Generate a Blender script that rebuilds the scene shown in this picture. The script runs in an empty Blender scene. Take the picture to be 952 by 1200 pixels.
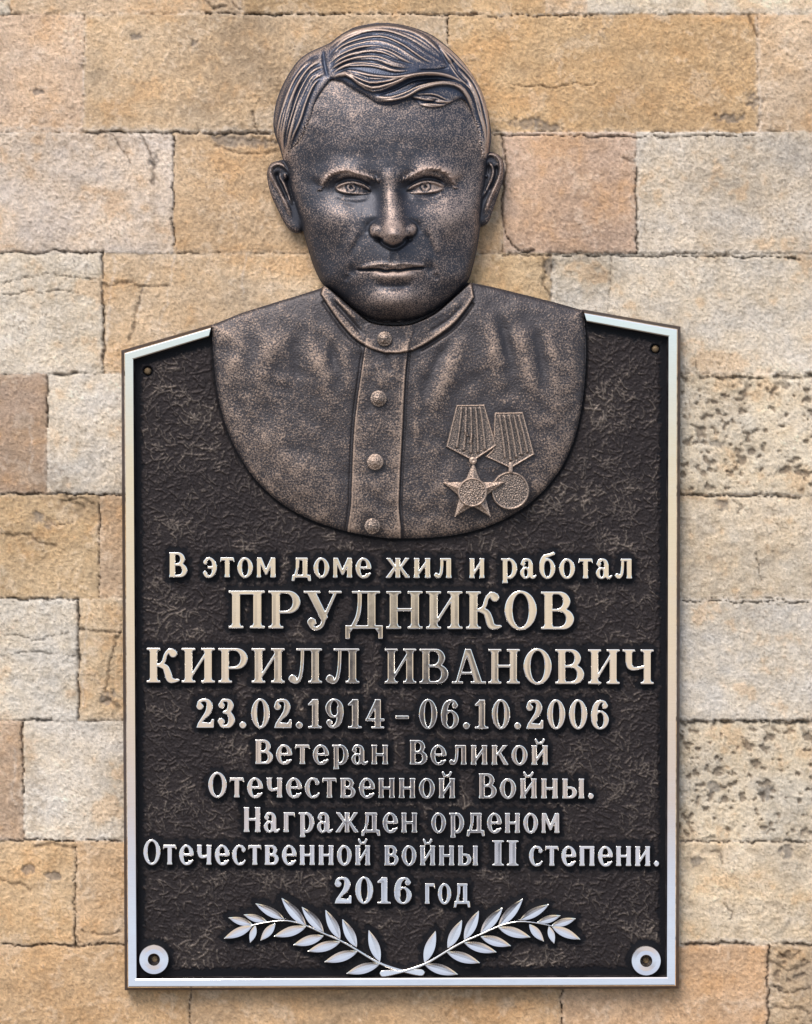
import bpy, math
import numpy as np
from math import radians, sin, cos, pi

C = bpy.context.scene.collection
S = 0.0006                       # metres per photo pixel
rng = np.random.default_rng(7)

# ------------------------------------------------------------------ camera, sky, sun, exposure
D = 2.6
REF = 22 * S
cam_d = bpy.data.cameras.new('camera')
cam = bpy.data.objects.new('camera', cam_d)
C.objects.link(cam)
cam.location = (0, -(D + REF), 0)
cam.rotation_euler = (radians(90), 0, 0)
cam_d.sensor_fit = 'AUTO'
cam_d.sensor_width = 36.0
cam_d.lens = 36.0 * D / (1200 * S)
cam_d.clip_start = 0.05
cam_d.clip_end = 200
bpy.context.scene.camera = cam

SUN_EL, SUN_AZ = radians(46), radians(-24)   # azimuth from straight out of the wall, minus = photo left
world = bpy.data.worlds.new('World')
bpy.context.scene.world = world
world.use_nodes = True
wn, wl = world.node_tree.nodes, world.node_tree.links
wn.clear()
def N(nodes, t, **kw):
    n = nodes.new(t)
    for k, v in kw.items():
        if hasattr(n, k): setattr(n, k, v)
    return n
out = N(wn, 'ShaderNodeOutputWorld')
bg = N(wn, 'ShaderNodeBackground'); bg.inputs['Strength'].default_value = 0.1
sky = N(wn, 'ShaderNodeTexSky')
sky.sky_type = 'NISHITA'; sky.sun_disc = False
sky.sun_elevation = SUN_EL
sky.sun_rotation = pi - SUN_AZ
sky.air_density = 1.0; sky.dust_density = 2.2; sky.ozone_density = 1.0
tc = N(wn, 'ShaderNodeTexCoord')
sep = N(wn, 'ShaderNodeSeparateXYZ'); wl.new(tc.outputs['Generated'], sep.inputs[0])
# unseen horizon, house fronts and paving: a ramp shaped for the polished metal's reflections
ramp = N(wn, 'ShaderNodeValToRGB')
mr = N(wn, 'ShaderNodeMapRange'); mr.inputs[1].default_value = -0.16; mr.inputs[2].default_value = 0.16
wl.new(sep.outputs['Z'], mr.inputs[0]); wl.new(mr.outputs[0], ramp.inputs[0])
SURR = [(0.00, (4.4, 5.0, 6.6)), (0.15, (5.0, 5.8, 7.2)), (0.205, (4.6, 5.0, 6.2)), (0.255, (4.9, 4.3, 4.2)), (0.38, (5.9, 5.0, 4.0)),
        (0.54, (6.0, 5.4, 4.2)), (0.62, (5.4, 5.9, 5.9)), (0.71, (5.4, 7.4, 8.8)), (1.0, (5.4, 7.2, 8.6))]
cr = ramp.color_ramp
while len(cr.elements) < len(SURR): cr.elements.new(0.5)
for e, (p, c) in zip(cr.elements, SURR):
    e.position = p; e.color = (*[v * 0.1 for v in c], 1)
sc_ = N(wn, 'ShaderNodeVectorMath', operation='SCALE'); sc_.inputs['Scale'].default_value = 8.0
wl.new(ramp.outputs[0], sc_.inputs[0])
# where the sky takes over from the skyline, and the dim paving underfoot
up = N(wn, 'ShaderNodeMapRange', interpolation_type='SMOOTHSTEP'); up.inputs[1].default_value = 0.14; up.inputs[2].default_value = 0.34
wl.new(sep.outputs['Z'], up.inputs[0])
mix1 = N(wn, 'ShaderNodeMix', data_type='RGBA')
wl.new(up.outputs[0], mix1.inputs['Factor']); wl.new(sc_.outputs[0], mix1.inputs['A']); wl.new(sky.outputs[0], mix1.inputs['B'])
dn = N(wn, 'ShaderNodeMapRange', interpolation_type='SMOOTHSTEP'); dn.inputs[1].default_value = -0.14; dn.inputs[2].default_value = -0.30
wl.new(sep.outputs['Z'], dn.inputs[0])
mix2 = N(wn, 'ShaderNodeMix', data_type='RGBA')
mix2.inputs['B'].default_value = (1.25, 1.1, 0.98, 1)
wl.new(dn.outputs[0], mix2.inputs['Factor']); wl.new(mix1.outputs['Result'], mix2.inputs['A'])
# unseen person behind the camera, a slanting dark ellipse mirrored as the lettering's streak
at = N(wn, 'ShaderNodeMath', operation='MULTIPLY_ADD'); at.inputs[1].default_value = 0.22; at.inputs[2].default_value = 0.013
wl.new(sep.outputs['Z'], at.inputs[0])
ax = N(wn, 'ShaderNodeMath', operation='ADD'); wl.new(sep.outputs['X'], ax.inputs[0]); wl.new(at.outputs[0], ax.inputs[1])
axd = N(wn, 'ShaderNodeMath', operation='DIVIDE'); axd.inputs[1].default_value = 0.036; wl.new(ax.outputs[0], axd.inputs[0])
az = N(wn, 'ShaderNodeMath', operation='ADD'); az.inputs[1].default_value = 0.060; wl.new(sep.outputs['Z'], az.inputs[0])
azd = N(wn, 'ShaderNodeMath', operation='DIVIDE'); azd.inputs[1].default_value = 0.046; wl.new(az.outputs[0], azd.inputs[0])
p1 = N(wn, 'ShaderNodeMath', operation='POWER'); p1.inputs[1].default_value = 2; wl.new(axd.outputs[0], p1.inputs[0])
p2 = N(wn, 'ShaderNodeMath', operation='POWER'); p2.inputs[1].default_value = 2; wl.new(azd.outputs[0], p2.inputs[0])
ps = N(wn, 'ShaderNodeMath', operation='ADD'); wl.new(p1.outputs[0], ps.inputs[0]); wl.new(p2.outputs[0], ps.inputs[1])
pm = N(wn, 'ShaderNodeMapRange', interpolation_type='SMOOTHSTEP'); pm.inputs[1].default_value = 0.1; pm.inputs[2].default_value = 1.5
pm.inputs[3].default_value = 0.93; pm.inputs[4].default_value = 0.0
wl.new(ps.outputs[0], pm.inputs[0])
front = N(wn, 'ShaderNodeMath', operation='LESS_THAN'); front.inputs[1].default_value = 0.0; wl.new(sep.outputs['Y'], front.inputs[0])
pf = N(wn, 'ShaderNodeMath', operation='MULTIPLY'); wl.new(pm.outputs[0], pf.inputs[0]); wl.new(front.outputs[0], pf.inputs[1])
mix3 = N(wn, 'ShaderNodeMix', data_type='RGBA'); mix3.inputs['B'].default_value = (0.16, 0.20, 0.32, 1)
wl.new(pf.outputs[0], mix3.inputs['Factor']); wl.new(mix2.outputs['Result'], mix3.inputs['A'])
wl.new(mix3.outputs['Result'], bg.inputs['Color']); wl.new(bg.outputs[0], out.inputs[0])

sun_d = bpy.data.lights.new('sun', 'SUN')
sun_d.energy = 1.5
sun_d.angle = radians(28)
sun_d.color = (1.0, 0.97, 0.92)
sun = bpy.data.objects.new('sun', sun_d)
C.objects.link(sun)
from mathutils import Vector
sdir = Vector((sin(SUN_AZ) * cos(SUN_EL), -cos(SUN_AZ) * cos(SUN_EL), sin(SUN_EL)))
sun.location = sdir * 5
sun.rotation_euler = sdir.to_track_quat('Z', 'Y').to_euler()

vs = bpy.context.scene.view_settings
vs.view_transform = 'Standard'; vs.look = 'None'; vs.gamma = 1.0
vs.use_curve_mapping = False
vs.exposure = 0.95
try:
    bpy.context.scene.cycles.use_denoising = True
except Exception:
    pass

# ------------------------------------------------------------------ numeric helpers
def spec_noise(shape, power, seed, lo=0.0, stretch=(1.0, 1.0)):
    """filtered white noise, zero mean, unit deviation"""
    r = np.random.default_rng(seed)
    w = r.standard_normal(shape)
    fy = np.fft.fftfreq(shape[0])[:, None] * stretch[1]
    fx = np.fft.rfftfreq(shape[1])[None, :] * stretch[0]
    f = np.sqrt(fx * fx + fy * fy)
    f[0, 0] = 1
    a = 1.0 / np.maximum(f, lo if lo else 1e-9) ** power
    if lo: a = a * (f > lo * 0.15)
    a[0, 0] = 0
    o = np.fft.irfft2(np.fft.rfft2(w) * a, s=shape)
    return (o - o.mean()) / (o.std() + 1e-12)

def band_noise(shape, wl_px, seed, stretch=(1.0, 1.0), width=0.6):
    r = np.random.default_rng(seed)
    w = r.standard_normal(shape)
    fy = np.fft.fftfreq(shape[0])[:, None] * stretch[1]
    fx = np.fft.rfftfreq(shape[1])[None, :] * stretch[0]
    f = np.sqrt(fx * fx + fy * fy) + 1e-9
    a = np.exp(-(np.log(f * wl_px) ** 2) / (2 * width ** 2))
    o = np.fft.irfft2(np.fft.rfft2(w) * a, s=shape)
    return (o - o.mean()) / (o.std() + 1e-12)

def blur(a, sig):
    if sig <= 0: return a
    p = int(sig * 3) + 1
    b = np.pad(a, p, mode='edge')
    fy = np.fft.fftfreq(b.shape[0])[:, None]
    fx = np.fft.rfftfreq(b.shape[1])[None, :]
    g = np.exp(-2 * (pi * sig) ** 2 * (fx * fx + fy * fy))
    o = np.fft.irfft2(np.fft.rfft2(b) * g, s=b.shape)
    return o[p:-p, p:-p]

def sstep(a, b, x):
    t = np.clip((x - a) / (b - a), 0, 1)
    return t * t * (3 - 2 * t)

def spline(pts, n=10, closed=True):
    """Catmull-Rom through pts"""
    P = np.asarray(pts, float); m = len(P)
    o = []
    rngk = range(m) if closed else range(m - 1)
    for i in rngk:
        if closed:
            p0, p1, p2, p3 = P[(i - 1) % m], P[i], P[(i + 1) % m], P[(i + 2) % m]
        else:
            p0, p1, p2, p3 = P[max(i - 1, 0)], P[i], P[i + 1], P[min(i + 2, m - 1)]
        for k in range(n):
            t = k / n
            o.append(0.5 * ((2 * p1) + (-p0 + p2) * t + (2 * p0 - 5 * p1 + 4 * p2 - p3) * t * t + (-p0 + 3 * p1 - 3 * p2 + p3) * t ** 3))
    if not closed: o.append(P[-1])
    return np.array(o)

def poly_sd(X, Y, P):
    """signed distance, positive inside"""
    P = np.asarray(P, float)
    d = np.full(X.shape, 1e18); ins = np.zeros(X.shape, bool)
    n = len(P)
    for i in range(n):
        ax_, ay_ = P[i]; bx_, by_ = P[(i + 1) % n]
        ex, ey = bx_ - ax_, by_ - ay_
        L = ex * ex + ey * ey
        if L < 1e-12: continue
        t = np.clip(((X - ax_) * ex + (Y - ay_) * ey) / L, 0, 1)
        d = np.minimum(d, (X - ax_ - t * ex) ** 2 + (Y - ay_ - t * ey) ** 2)
        c = (ay_ > Y) != (by_ > Y)
        if ey != 0:
            ins ^= c & (X < (Y - ay_) * ex / ey + ax_)
    d = np.sqrt(d)
    return np.where(ins, d, -d)

def line_dt(X, Y, P):
    """distance to an open polyline and the running parameter 0..1 of the nearest point"""
    P = np.asarray(P, float)
    seg = np.hypot(*(P[1:] - P[:-1]).T); cum = np.concatenate([[0], np.cumsum(seg)]); tot = cum[-1] + 1e-9
    d = np.full(X.shape, 1e18); tt = np.zeros(X.shape)
    for i in range(len(P) - 1):
        ax_, ay_ = P[i]; ex, ey = P[i + 1] - P[i]
        L = ex * ex + ey * ey + 1e-12
        t = np.clip(((X - ax_) * ex + (Y - ay_) * ey) / L, 0, 1)
        q = (X - ax_ - t * ex) ** 2 + (Y - ay_ - t * ey) ** 2
        m = q < d
        d = np.where(m, q, d); tt = np.where(m, (cum[i] + t * seg[i]) / tot, tt)
    return np.sqrt(d), tt

class Field:
    """a sampled patch of the relief, in photo pixels"""
    def __init__(s, x0, y0, x1, y1, step):
        s.x0, s.y0, s.step = x0, y0, step
        s.nx = int(round((x1 - x0) / step)) + 1; s.ny = int(round((y1 - y0) / step)) + 1
        s.X, s.Y = np.meshgrid(x0 + np.arange(s.nx) * step, y0 + np.arange(s.ny) * step)
    def win(s, xa, ya, xb, yb):
        i0 = max(0, int((xa - s.x0) / s.step)); i1 = min(s.nx, int((xb - s.x0) / s.step) + 2)
        j0 = max(0, int((ya - s.y0) / s.step)); j1 = min(s.ny, int((yb - s.y0) / s.step) + 2)
        return slice(j0, max(j0, j1)), slice(i0, max(i0, i1))
    def stroke(s, H, pts, w, amp, taper=(0.0, 0.0), smooth=True, mode='add', wend=None):
        """a soft ridge (amp > 0) or groove (amp < 0) along pts"""
        P = spline(pts, 6, closed=False) if smooth and len(pts) > 2 else np.asarray(pts, float)
        wm = max(w, wend or w)
        sl = s.win(P[:, 0].min() - 3 * wm, P[:, 1].min() - 3 * wm, P[:, 0].max() + 3 * wm, P[:, 1].max() + 3 * wm)
        X, Y = s.X[sl], s.Y[sl]
        if X.size == 0: return
        d, t = line_dt(X, Y, P)
        ww = w if wend is None else w + (wend - w) * t
        g = np.exp(-(d / ww) ** 2)
        a = amp * np.ones_like(t)
        if taper[0]: a = a * sstep(0, taper[0], t)
        if taper[1]: a = a * sstep(0, taper[1], 1 - t)
        if mode == 'add': H[sl] += g * a
        else: H[sl] = np.maximum(H[sl], g * a)
    def gauss(s, H, cx, cy, sx, sy, amp, rot=0):
        r = radians(rot); dx, dy = s.X - cx, s.Y - cy
        u = dx * cos(r) + dy * sin(r); v = -dx * sin(r) + dy * cos(r)
        H += amp * np.exp(-0.5 * ((u / sx) ** 2 + (v / sy) ** 2))
    def sample(s, A, px, py):
        fx = np.clip((np.asarray(px) - s.x0) / s.step, 0, s.nx - 1.001); fy = np.clip((np.asarray(py) - s.y0) / s.step, 0, s.ny - 1.001)
        i, j = fx.astype(int), fy.astype(int); u, v = fx - i, fy - j
        return A[j, i] * (1 - u) * (1 - v) + A[j, i + 1] * u * (1 - v) + A[j + 1, i] * (1 - u) * v + A[j + 1, i + 1] * u * v

# ------------------------------------------------------------------ mesh helpers
BASE_PX, BASE_PY = 471.0, 1158.0           # foot of the plaque, its origin
def W(px, py, h, org):
    return np.stack([(np.asarray(px, float) - org[0]) * S, -np.asarray(h, float) * S, (org[1] - np.asarray(py, float)) * S], -1)

def make_mesh(name, V, quads, polys, mat, parent=None, attrs=None, sharp=None, smooth=True):
    me = bpy.data.meshes.new(name)
    loops, starts = [], []
    qn = 0 if quads is None else len(quads)
    arr = []
    if qn: arr.append(np.asarray(quads, np.int32).ravel())
    tot = qn * 4
    st = list(np.arange(qn, dtype=np.int64) * 4)
    pl = []
    for p in polys:
        st.append(tot); tot += len(p); pl.extend(p)
    if pl: arr.append(np.asarray(pl, np.int32))
    idx = np.concatenate(arr)
    me.vertices.add(len(V)); me.vertices.foreach_set('co', np.asarray(V, np.float32).ravel())
    me.loops.add(len(idx)); me.loops.foreach_set('vertex_index', idx)
    me.polygons.add(len(st)); me.polygons.foreach_set('loop_start', np.asarray(st, np.int32))
    if attrs:
        for k, v in attrs.items():
            v = np.asarray(v, np.float32)
            if v.ndim == 1:
                a = me.attributes.new(k, 'FLOAT', 'POINT'); a.data.foreach_set('value', v)
            else:
                a = me.attributes.new(k, 'FLOAT_COLOR', 'POINT')
                a.data.foreach_set('color', np.concatenate([v, np.ones((len(v), 1), np.float32)], 1).ravel())
    me.update(calc_edges=True)
    me.validate()
    me.polygons.foreach_set('use_smooth', np.full(len(me.polygons), smooth, bool))
    if mat: me.materials.append(mat)
    o = bpy.data.objects.new(name, me); C.objects.link(o)
    if parent: o.parent = parent
    return o

def clip_field(F, sd, H, foot, attrs=None, org=(BASE_PX, BASE_PY), level=False):
    """cut the height field along sd = 0 and drop a wall from its rim down to height foot; returns V, quads, polys, attrs"""
    ny, nx = sd.shape
    ins = sd > 0
    attrs = attrs or {}
    vid = -np.ones(sd.shape, np.int64)
    vid[ins] = np.arange(ins.sum())
    px = [F.X[ins]]; py = [F.Y[ins]]; hh = [H[ins]]
    at = {k: [v[ins]] for k, v in attrs.items()}
    n = int(ins.sum())
    c = ins[:-1, :-1].astype(int) + ins[:-1, 1:] + ins[1:, :-1] + ins[1:, 1:]
    full = c == 4
    j, i = np.nonzero(full)
    quads = np.stack([vid[j, i], vid[j + 1, i], vid[j + 1, i + 1], vid[j, i + 1]], 1)
    ex, polys, rim = {}, [], []
    epx, epy, eh = [], [], []; eat = {k: [] for k in attrs}
    def cross(a, b):
        nonlocal n
        key = (a, b) if a < b else (b, a)
        if key in ex: return ex[key]
        sa, sb = sd[a], sd[b]
        t = sa / (sa - sb); t = min(max(t, 0.02), 0.98)
        epx.append(F.X[a] + t * (F.X[b] - F.X[a])); epy.append(F.Y[a] + t * (F.Y[b] - F.Y[a]))
        # rim height comes from the inside sample only
        q = a if sa > 0 else b
        eh.append(H[a] + t * (H[b] - H[a]) if level else H[q])
        for k in attrs: eat[k].append(attrs[k][q])
        ex[key] = n; n += 1
        return ex[key]
    J, I = np.nonzero((c > 0) & (c < 4))
    for jj, ii in zip(J.tolist(), I.tolist()):
        cs = [(jj, ii), (jj + 1, ii), (jj + 1, ii + 1), (jj, ii + 1)]
        p, kind = [], []
        for q in range(4):
            a, b = cs[q], cs[(q + 1) % 4]
            if ins[a]: p.append(int(vid[a])); kind.append(0)
            if ins[a] != ins[b]: p.append(cross(a, b)); kind.append(1)
        if len(p) < 3: continue
        polys.append(p)
        m = len(p)
        for q in range(m):
            if kind[q] == 1 and kind[(q + 1) % m] == 1: rim.append((p[q], p[(q + 1) % m]))
    px = np.concatenate(px + [np.array(epx)]); py = np.concatenate(py + [np.array(epy)]); hh = np.concatenate(hh + [np.array(eh)])
    at = {k: np.concatenate(at[k] + ([np.array(eat[k])] if len(eat[k]) else []), 0) for k in attrs}
    if foot is not None and rim:
        rv = sorted({v for e in rim for v in e})
        m = len(rv); ix = {v: k for k, v in enumerate(rv)}
        rvn = np.array(rv)
        px = np.concatenate([px, px[rvn], px[rvn]]); py = np.concatenate([py, py[rvn], py[rvn]])
        hh = np.concatenate([hh, hh[rvn], np.full(m, float(foot))])
        for k in attrs: at[k] = np.concatenate([at[k], at[k][rvn], at[k][rvn] * (0.3 if at[k].ndim == 1 else 1)], 0)
        for a, b in rim:
            polys.append([b if False else n + ix[b], n + ix[a], n + m + ix[a], n + m + ix[b]])
    return W(px, py, hh, org), quads, polys, at

def field_obj(name, F, sd, H, foot, mat, parent, attrs=None, level=False):
    V, q, p, a = clip_field(F, sd, H, foot, attrs, level=level)
    return make_mesh(name, V, q, p, mat, parent, a)

def merge(parts):
    """several (V, quads, polys, attrs) into one"""
    Vs, qs, ps, at, n = [], [], [], {}, 0
    for V, q, p, a in parts:
        Vs.append(V)
        if len(q): qs.append(q + n)
        ps.extend([[x + n for x in f] for f in p])
        for k, v in a.items(): at.setdefault(k, []).append(v)
        n += len(V)
    return np.concatenate(Vs), (np.concatenate(qs) if qs else None), ps, {k: np.concatenate(v) for k, v in at.items()}

# ------------------------------------------------------------------ materials
def new_mat(name):
    m = bpy.data.materials.new(name); m.use_nodes = True
    nt = m.node_tree; b = nt.nodes['Principled BSDF']
    return m, nt.nodes, nt.links, b

def noise_node(n, l, scale, detail=3, rough=0.6, src=None, mapping=None):
    t = N(n, 'ShaderNodeTexNoise'); t.inputs['Scale'].default_value = scale
    t.inputs['Detail'].default_value = detail; t.inputs['Roughness'].default_value = rough
    c = N(n, 'ShaderNodeTexCoord')
    if mapping:
        mp = N(n, 'ShaderNodeMapping'); mp.inputs['Scale'].default_value = mapping
        l.new(c.outputs['Object'], mp.inputs[0]); l.new(mp.outputs[0], t.inputs['Vector'])
    else:
        l.new(c.outputs['Object'], t.inputs['Vector'])
    return t

def maprange(n, l, src, a, b, c=0.0, d=1.0, smooth=False):
    m = N(n, 'ShaderNodeMapRange')
    if smooth: m.interpolation_type = 'SMOOTHSTEP'
    for k, v in zip((1, 2, 3, 4), (a, b, c, d)): m.inputs[k].default_value = v
    l.new(src, m.inputs[0]); return m.outputs[0]

def math_n(n, l, op, a, b):
    m = N(n, 'ShaderNodeMath', operation=op)
    for k, v in enumerate((a, b)):
        if isinstance(v, (int, float)): m.inputs[k].default_value = v
        else: l.new(v, m.inputs[k])
    return m.outputs[0]

def bronze(name, dark, worn, speck=0.5, rough=(0.36, 0.48), bump=0.25, grain=900, metal=0.6, span=(0.15, 1.05)):
    """dark patinated bronze with the patina rubbed off on the heights, plus some painted shade (attribute wear_shade)"""
    m, n, l, b = new_mat(name)
    a = N(n, 'ShaderNodeAttribute'); a.attribute_name = 'wear_shade'
    f1 = noise_node(n, l, grain, 1.5, 0.6); f2 = noise_node(n, l, grain * 0.4, 3, 0.6); f3 = noise_node(n, l, 26, 3, 0.55)
    sp = math_n(n, l, 'SUBTRACT', f1.outputs[0], 0.5)
    sp2 = math_n(n, l, 'SUBTRACT', f2.outputs[0], 0.5)
    w = math_n(n, l, 'ADD', a.outputs['Fac'], math_n(n, l, 'MULTIPLY', sp, speck * 3.0))
    w = math_n(n, l, 'ADD', w, math_n(n, l, 'MULTIPLY', sp2, speck * 0.3))
    w = math_n(n, l, 'ADD', w, math_n(n, l, 'MULTIPLY', math_n(n, l, 'SUBTRACT', f3.outputs[0], 0.5), 0.2))
    f = maprange(n, l, w, span[0], span[1], 0, 1, True)
    mx = N(n, 'ShaderNodeMix', data_type='RGBA')
    mx.inputs['A'].default_value = (*dark, 1); mx.inputs['B'].default_value = (*worn, 1)
    l.new(f, mx.inputs['Factor']); l.new(mx.outputs['Result'], b.inputs['Base Color'])
    b.inputs['Metallic'].default_value = metal
    l.new(maprange(n, l, f, 0, 1, rough[0], rough[1]), b.inputs['Roughness'])
    bp = N(n, 'ShaderNodeBump'); bp.inputs['Strength'].default_value = bump; bp.inputs['Distance'].default_value = 0.0008
    hsum = math_n(n, l, 'ADD', f1.outputs[0], math_n(n, l, 'MULTIPLY', f2.outputs[0], 0.5))
    l.new(hsum, bp.inputs['Height']); l.new(bp.outputs[0], b.inputs['Normal'])
    return m

M_skin = bronze('bronze_face', (0.044, 0.045, 0.056), (0.44, 0.33, 0.275), 0.64, (0.47, 0.60), 0.06, 1050, span=(0.18, 1.04))
M_hair = bronze('bronze_hair', (0.043, 0.051, 0.076), (0.52, 0.40, 0.33), 0.42, (0.42, 0.55), 0.06, 1000)
M_cloth = bronze('bronze_cloth', (0.050, 0.044, 0.047), (0.365, 0.265, 0.205), 0.60, (0.50, 0.62), 0.14, 900, span=(0.2, 1.0))
M_medal = bronze('bronze_medal', (0.055, 0.048, 0.046), (0.48, 0.35, 0.27), 0.50, (0.40, 0.48), 0.08, 1000)

def panel_mat():
    m, n, l, b = new_mat('bronze_panel')
    a = N(n, 'ShaderNodeAttribute'); a.attribute_name = 'wear_shade'
    h = N(n, 'ShaderNodeAttribute'); h.attribute_name = 'shade_halo'
    f1 = noise_node(n, l, 700, 3, 0.7); f3 = noise_node(n, l, 18, 3, 0.55)
    w = math_n(n, l, 'ADD', a.outputs['Fac'], math_n(n, l, 'MULTIPLY', math_n(n, l, 'SUBTRACT', f1.outputs[0], 0.5), 0.9))
    w = math_n(n, l, 'ADD', w, math_n(n, l, 'MULTIPLY', math_n(n, l, 'SUBTRACT', f3.outputs[0], 0.5), 0.7))
    f = maprange(n, l, w, 0.1, 1.1, 0, 1, True)
    mx = N(n, 'ShaderNodeMix', data_type='RGBA')
    mx.inputs['A'].default_value = (0.030, 0.0245, 0.0245, 1); mx.inputs['B'].default_value = (0.23, 0.185, 0.152, 1)
    l.new(f, mx.inputs['Factor'])
    mx2 = N(n, 'ShaderNodeMix', data_type='RGBA'); mx2.inputs['B'].default_value = (0.006, 0.006, 0.008, 1)  # smooth ground's near-black, with the shade beside raised work painted in
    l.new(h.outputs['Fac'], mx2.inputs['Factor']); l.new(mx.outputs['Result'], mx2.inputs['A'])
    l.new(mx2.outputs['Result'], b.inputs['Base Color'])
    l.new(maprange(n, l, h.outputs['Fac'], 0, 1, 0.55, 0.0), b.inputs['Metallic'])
    b.inputs['Roughness'].default_value = 0.5
    b.inputs['Specular IOR Level'].default_value = 0.10
    bp = N(n, 'ShaderNodeBump'); bp.inputs['Strength'].default_value = 0.3; bp.inputs['Distance'].default_value = 0.0006
    l.new(f1.outputs[0], bp.inputs['Height']); l.new(bp.outputs[0], b.inputs['Normal'])
    return m
M_panel = panel_mat()

def polished(name, col, rough, scratch=0.06, stretch=(30, 30, 400)):
    m, n, l, b = new_mat(name)
    b.inputs['Metallic'].default_value = 1.0
    t = noise_node(n, l, 6, 3, 0.6, mapping=stretch); t2 = noise_node(n, l, 90, 5, 0.7)
    l.new(maprange(n, l, t2.outputs[0], 0.3, 0.72, rough * 0.6, rough * 2.2), b.inputs['Roughness'])
    mx = N(n, 'ShaderNodeMix', data_type='RGBA')
    mx.inputs['A'].default_value = (*[c * 0.96 for c in col], 1); mx.inputs['B'].default_value = (*col, 1)
    l.new(maprange(n, l, t.outputs[0], 0.35, 0.6), mx.inputs['Factor']); l.new(mx.outputs['Result'], b.inputs['Base Color'])
    bp = N(n, 'ShaderNodeBump'); bp.inputs['Strength'].default_value = scratch; bp.inputs['Distance'].default_value = 0.00006
    l.new(t.outputs[0], bp.inputs['Height']); l.new(bp.outputs[0], b.inputs['Normal'])
    return m
M_polish = polished('polished_metal', (0.88, 0.84, 0.79), 0.05, 0.008)
M_side = polished('dark_edge_metal', (0.13, 0.11, 0.11), 0.35)
M_screw = polished('dull_brass', (0.20, 0.145, 0.09), 0.5)

def stone_mat():
    m, n, l, b = new_mat('sandstone')
    a = N(n, 'ShaderNodeAttribute'); a.attribute_name = 'stone'
    f1 = noise_node(n, l, 520, 5, 0.78); f2 = noise_node(n, l, 110, 4, 0.65)
    hs = N(n, 'ShaderNodeHueSaturation')
    l.new(a.outputs['Color'], hs.inputs['Color'])
    v = math_n(n, l, 'ADD', maprange(n, l, f1.outputs[0], 0.3, 0.7, 0.73, 1.24), maprange(n, l, f2.outputs[0], 0.3, 0.7, -0.08, 0.08))
    l.new(v, hs.inputs['Value']); hs.inputs['Saturation'].default_value = 0.92
    l.new(hs.outputs[0], b.inputs['Base Color'])
    b.inputs['Roughness'].default_value = 0.9; b.inputs['Specular IOR Level'].default_value = 0.2
    bp = N(n, 'ShaderNodeBump'); bp.inputs['Strength'].default_value = 0.85; bp.inputs['Distance'].default_value = 0.0015
    l.new(math_n(n, l, 'ADD', f1.outputs[0], math_n(n, l, 'MULTIPLY', f2.outputs[0], 0.8)), bp.inputs['Height'])
    l.new(bp.outputs[0], b.inputs['Normal'])
    return m
M_stone = stone_mat()

# ------------------------------------------------------------------ the sandstone wall
def srgb(r, g, b):
    c = np.array([r, g, b]) / 255.0
    return np.where(c <= 0.04045, c / 12.92, ((c + 0.055) / 1.055) ** 2.4)

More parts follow.
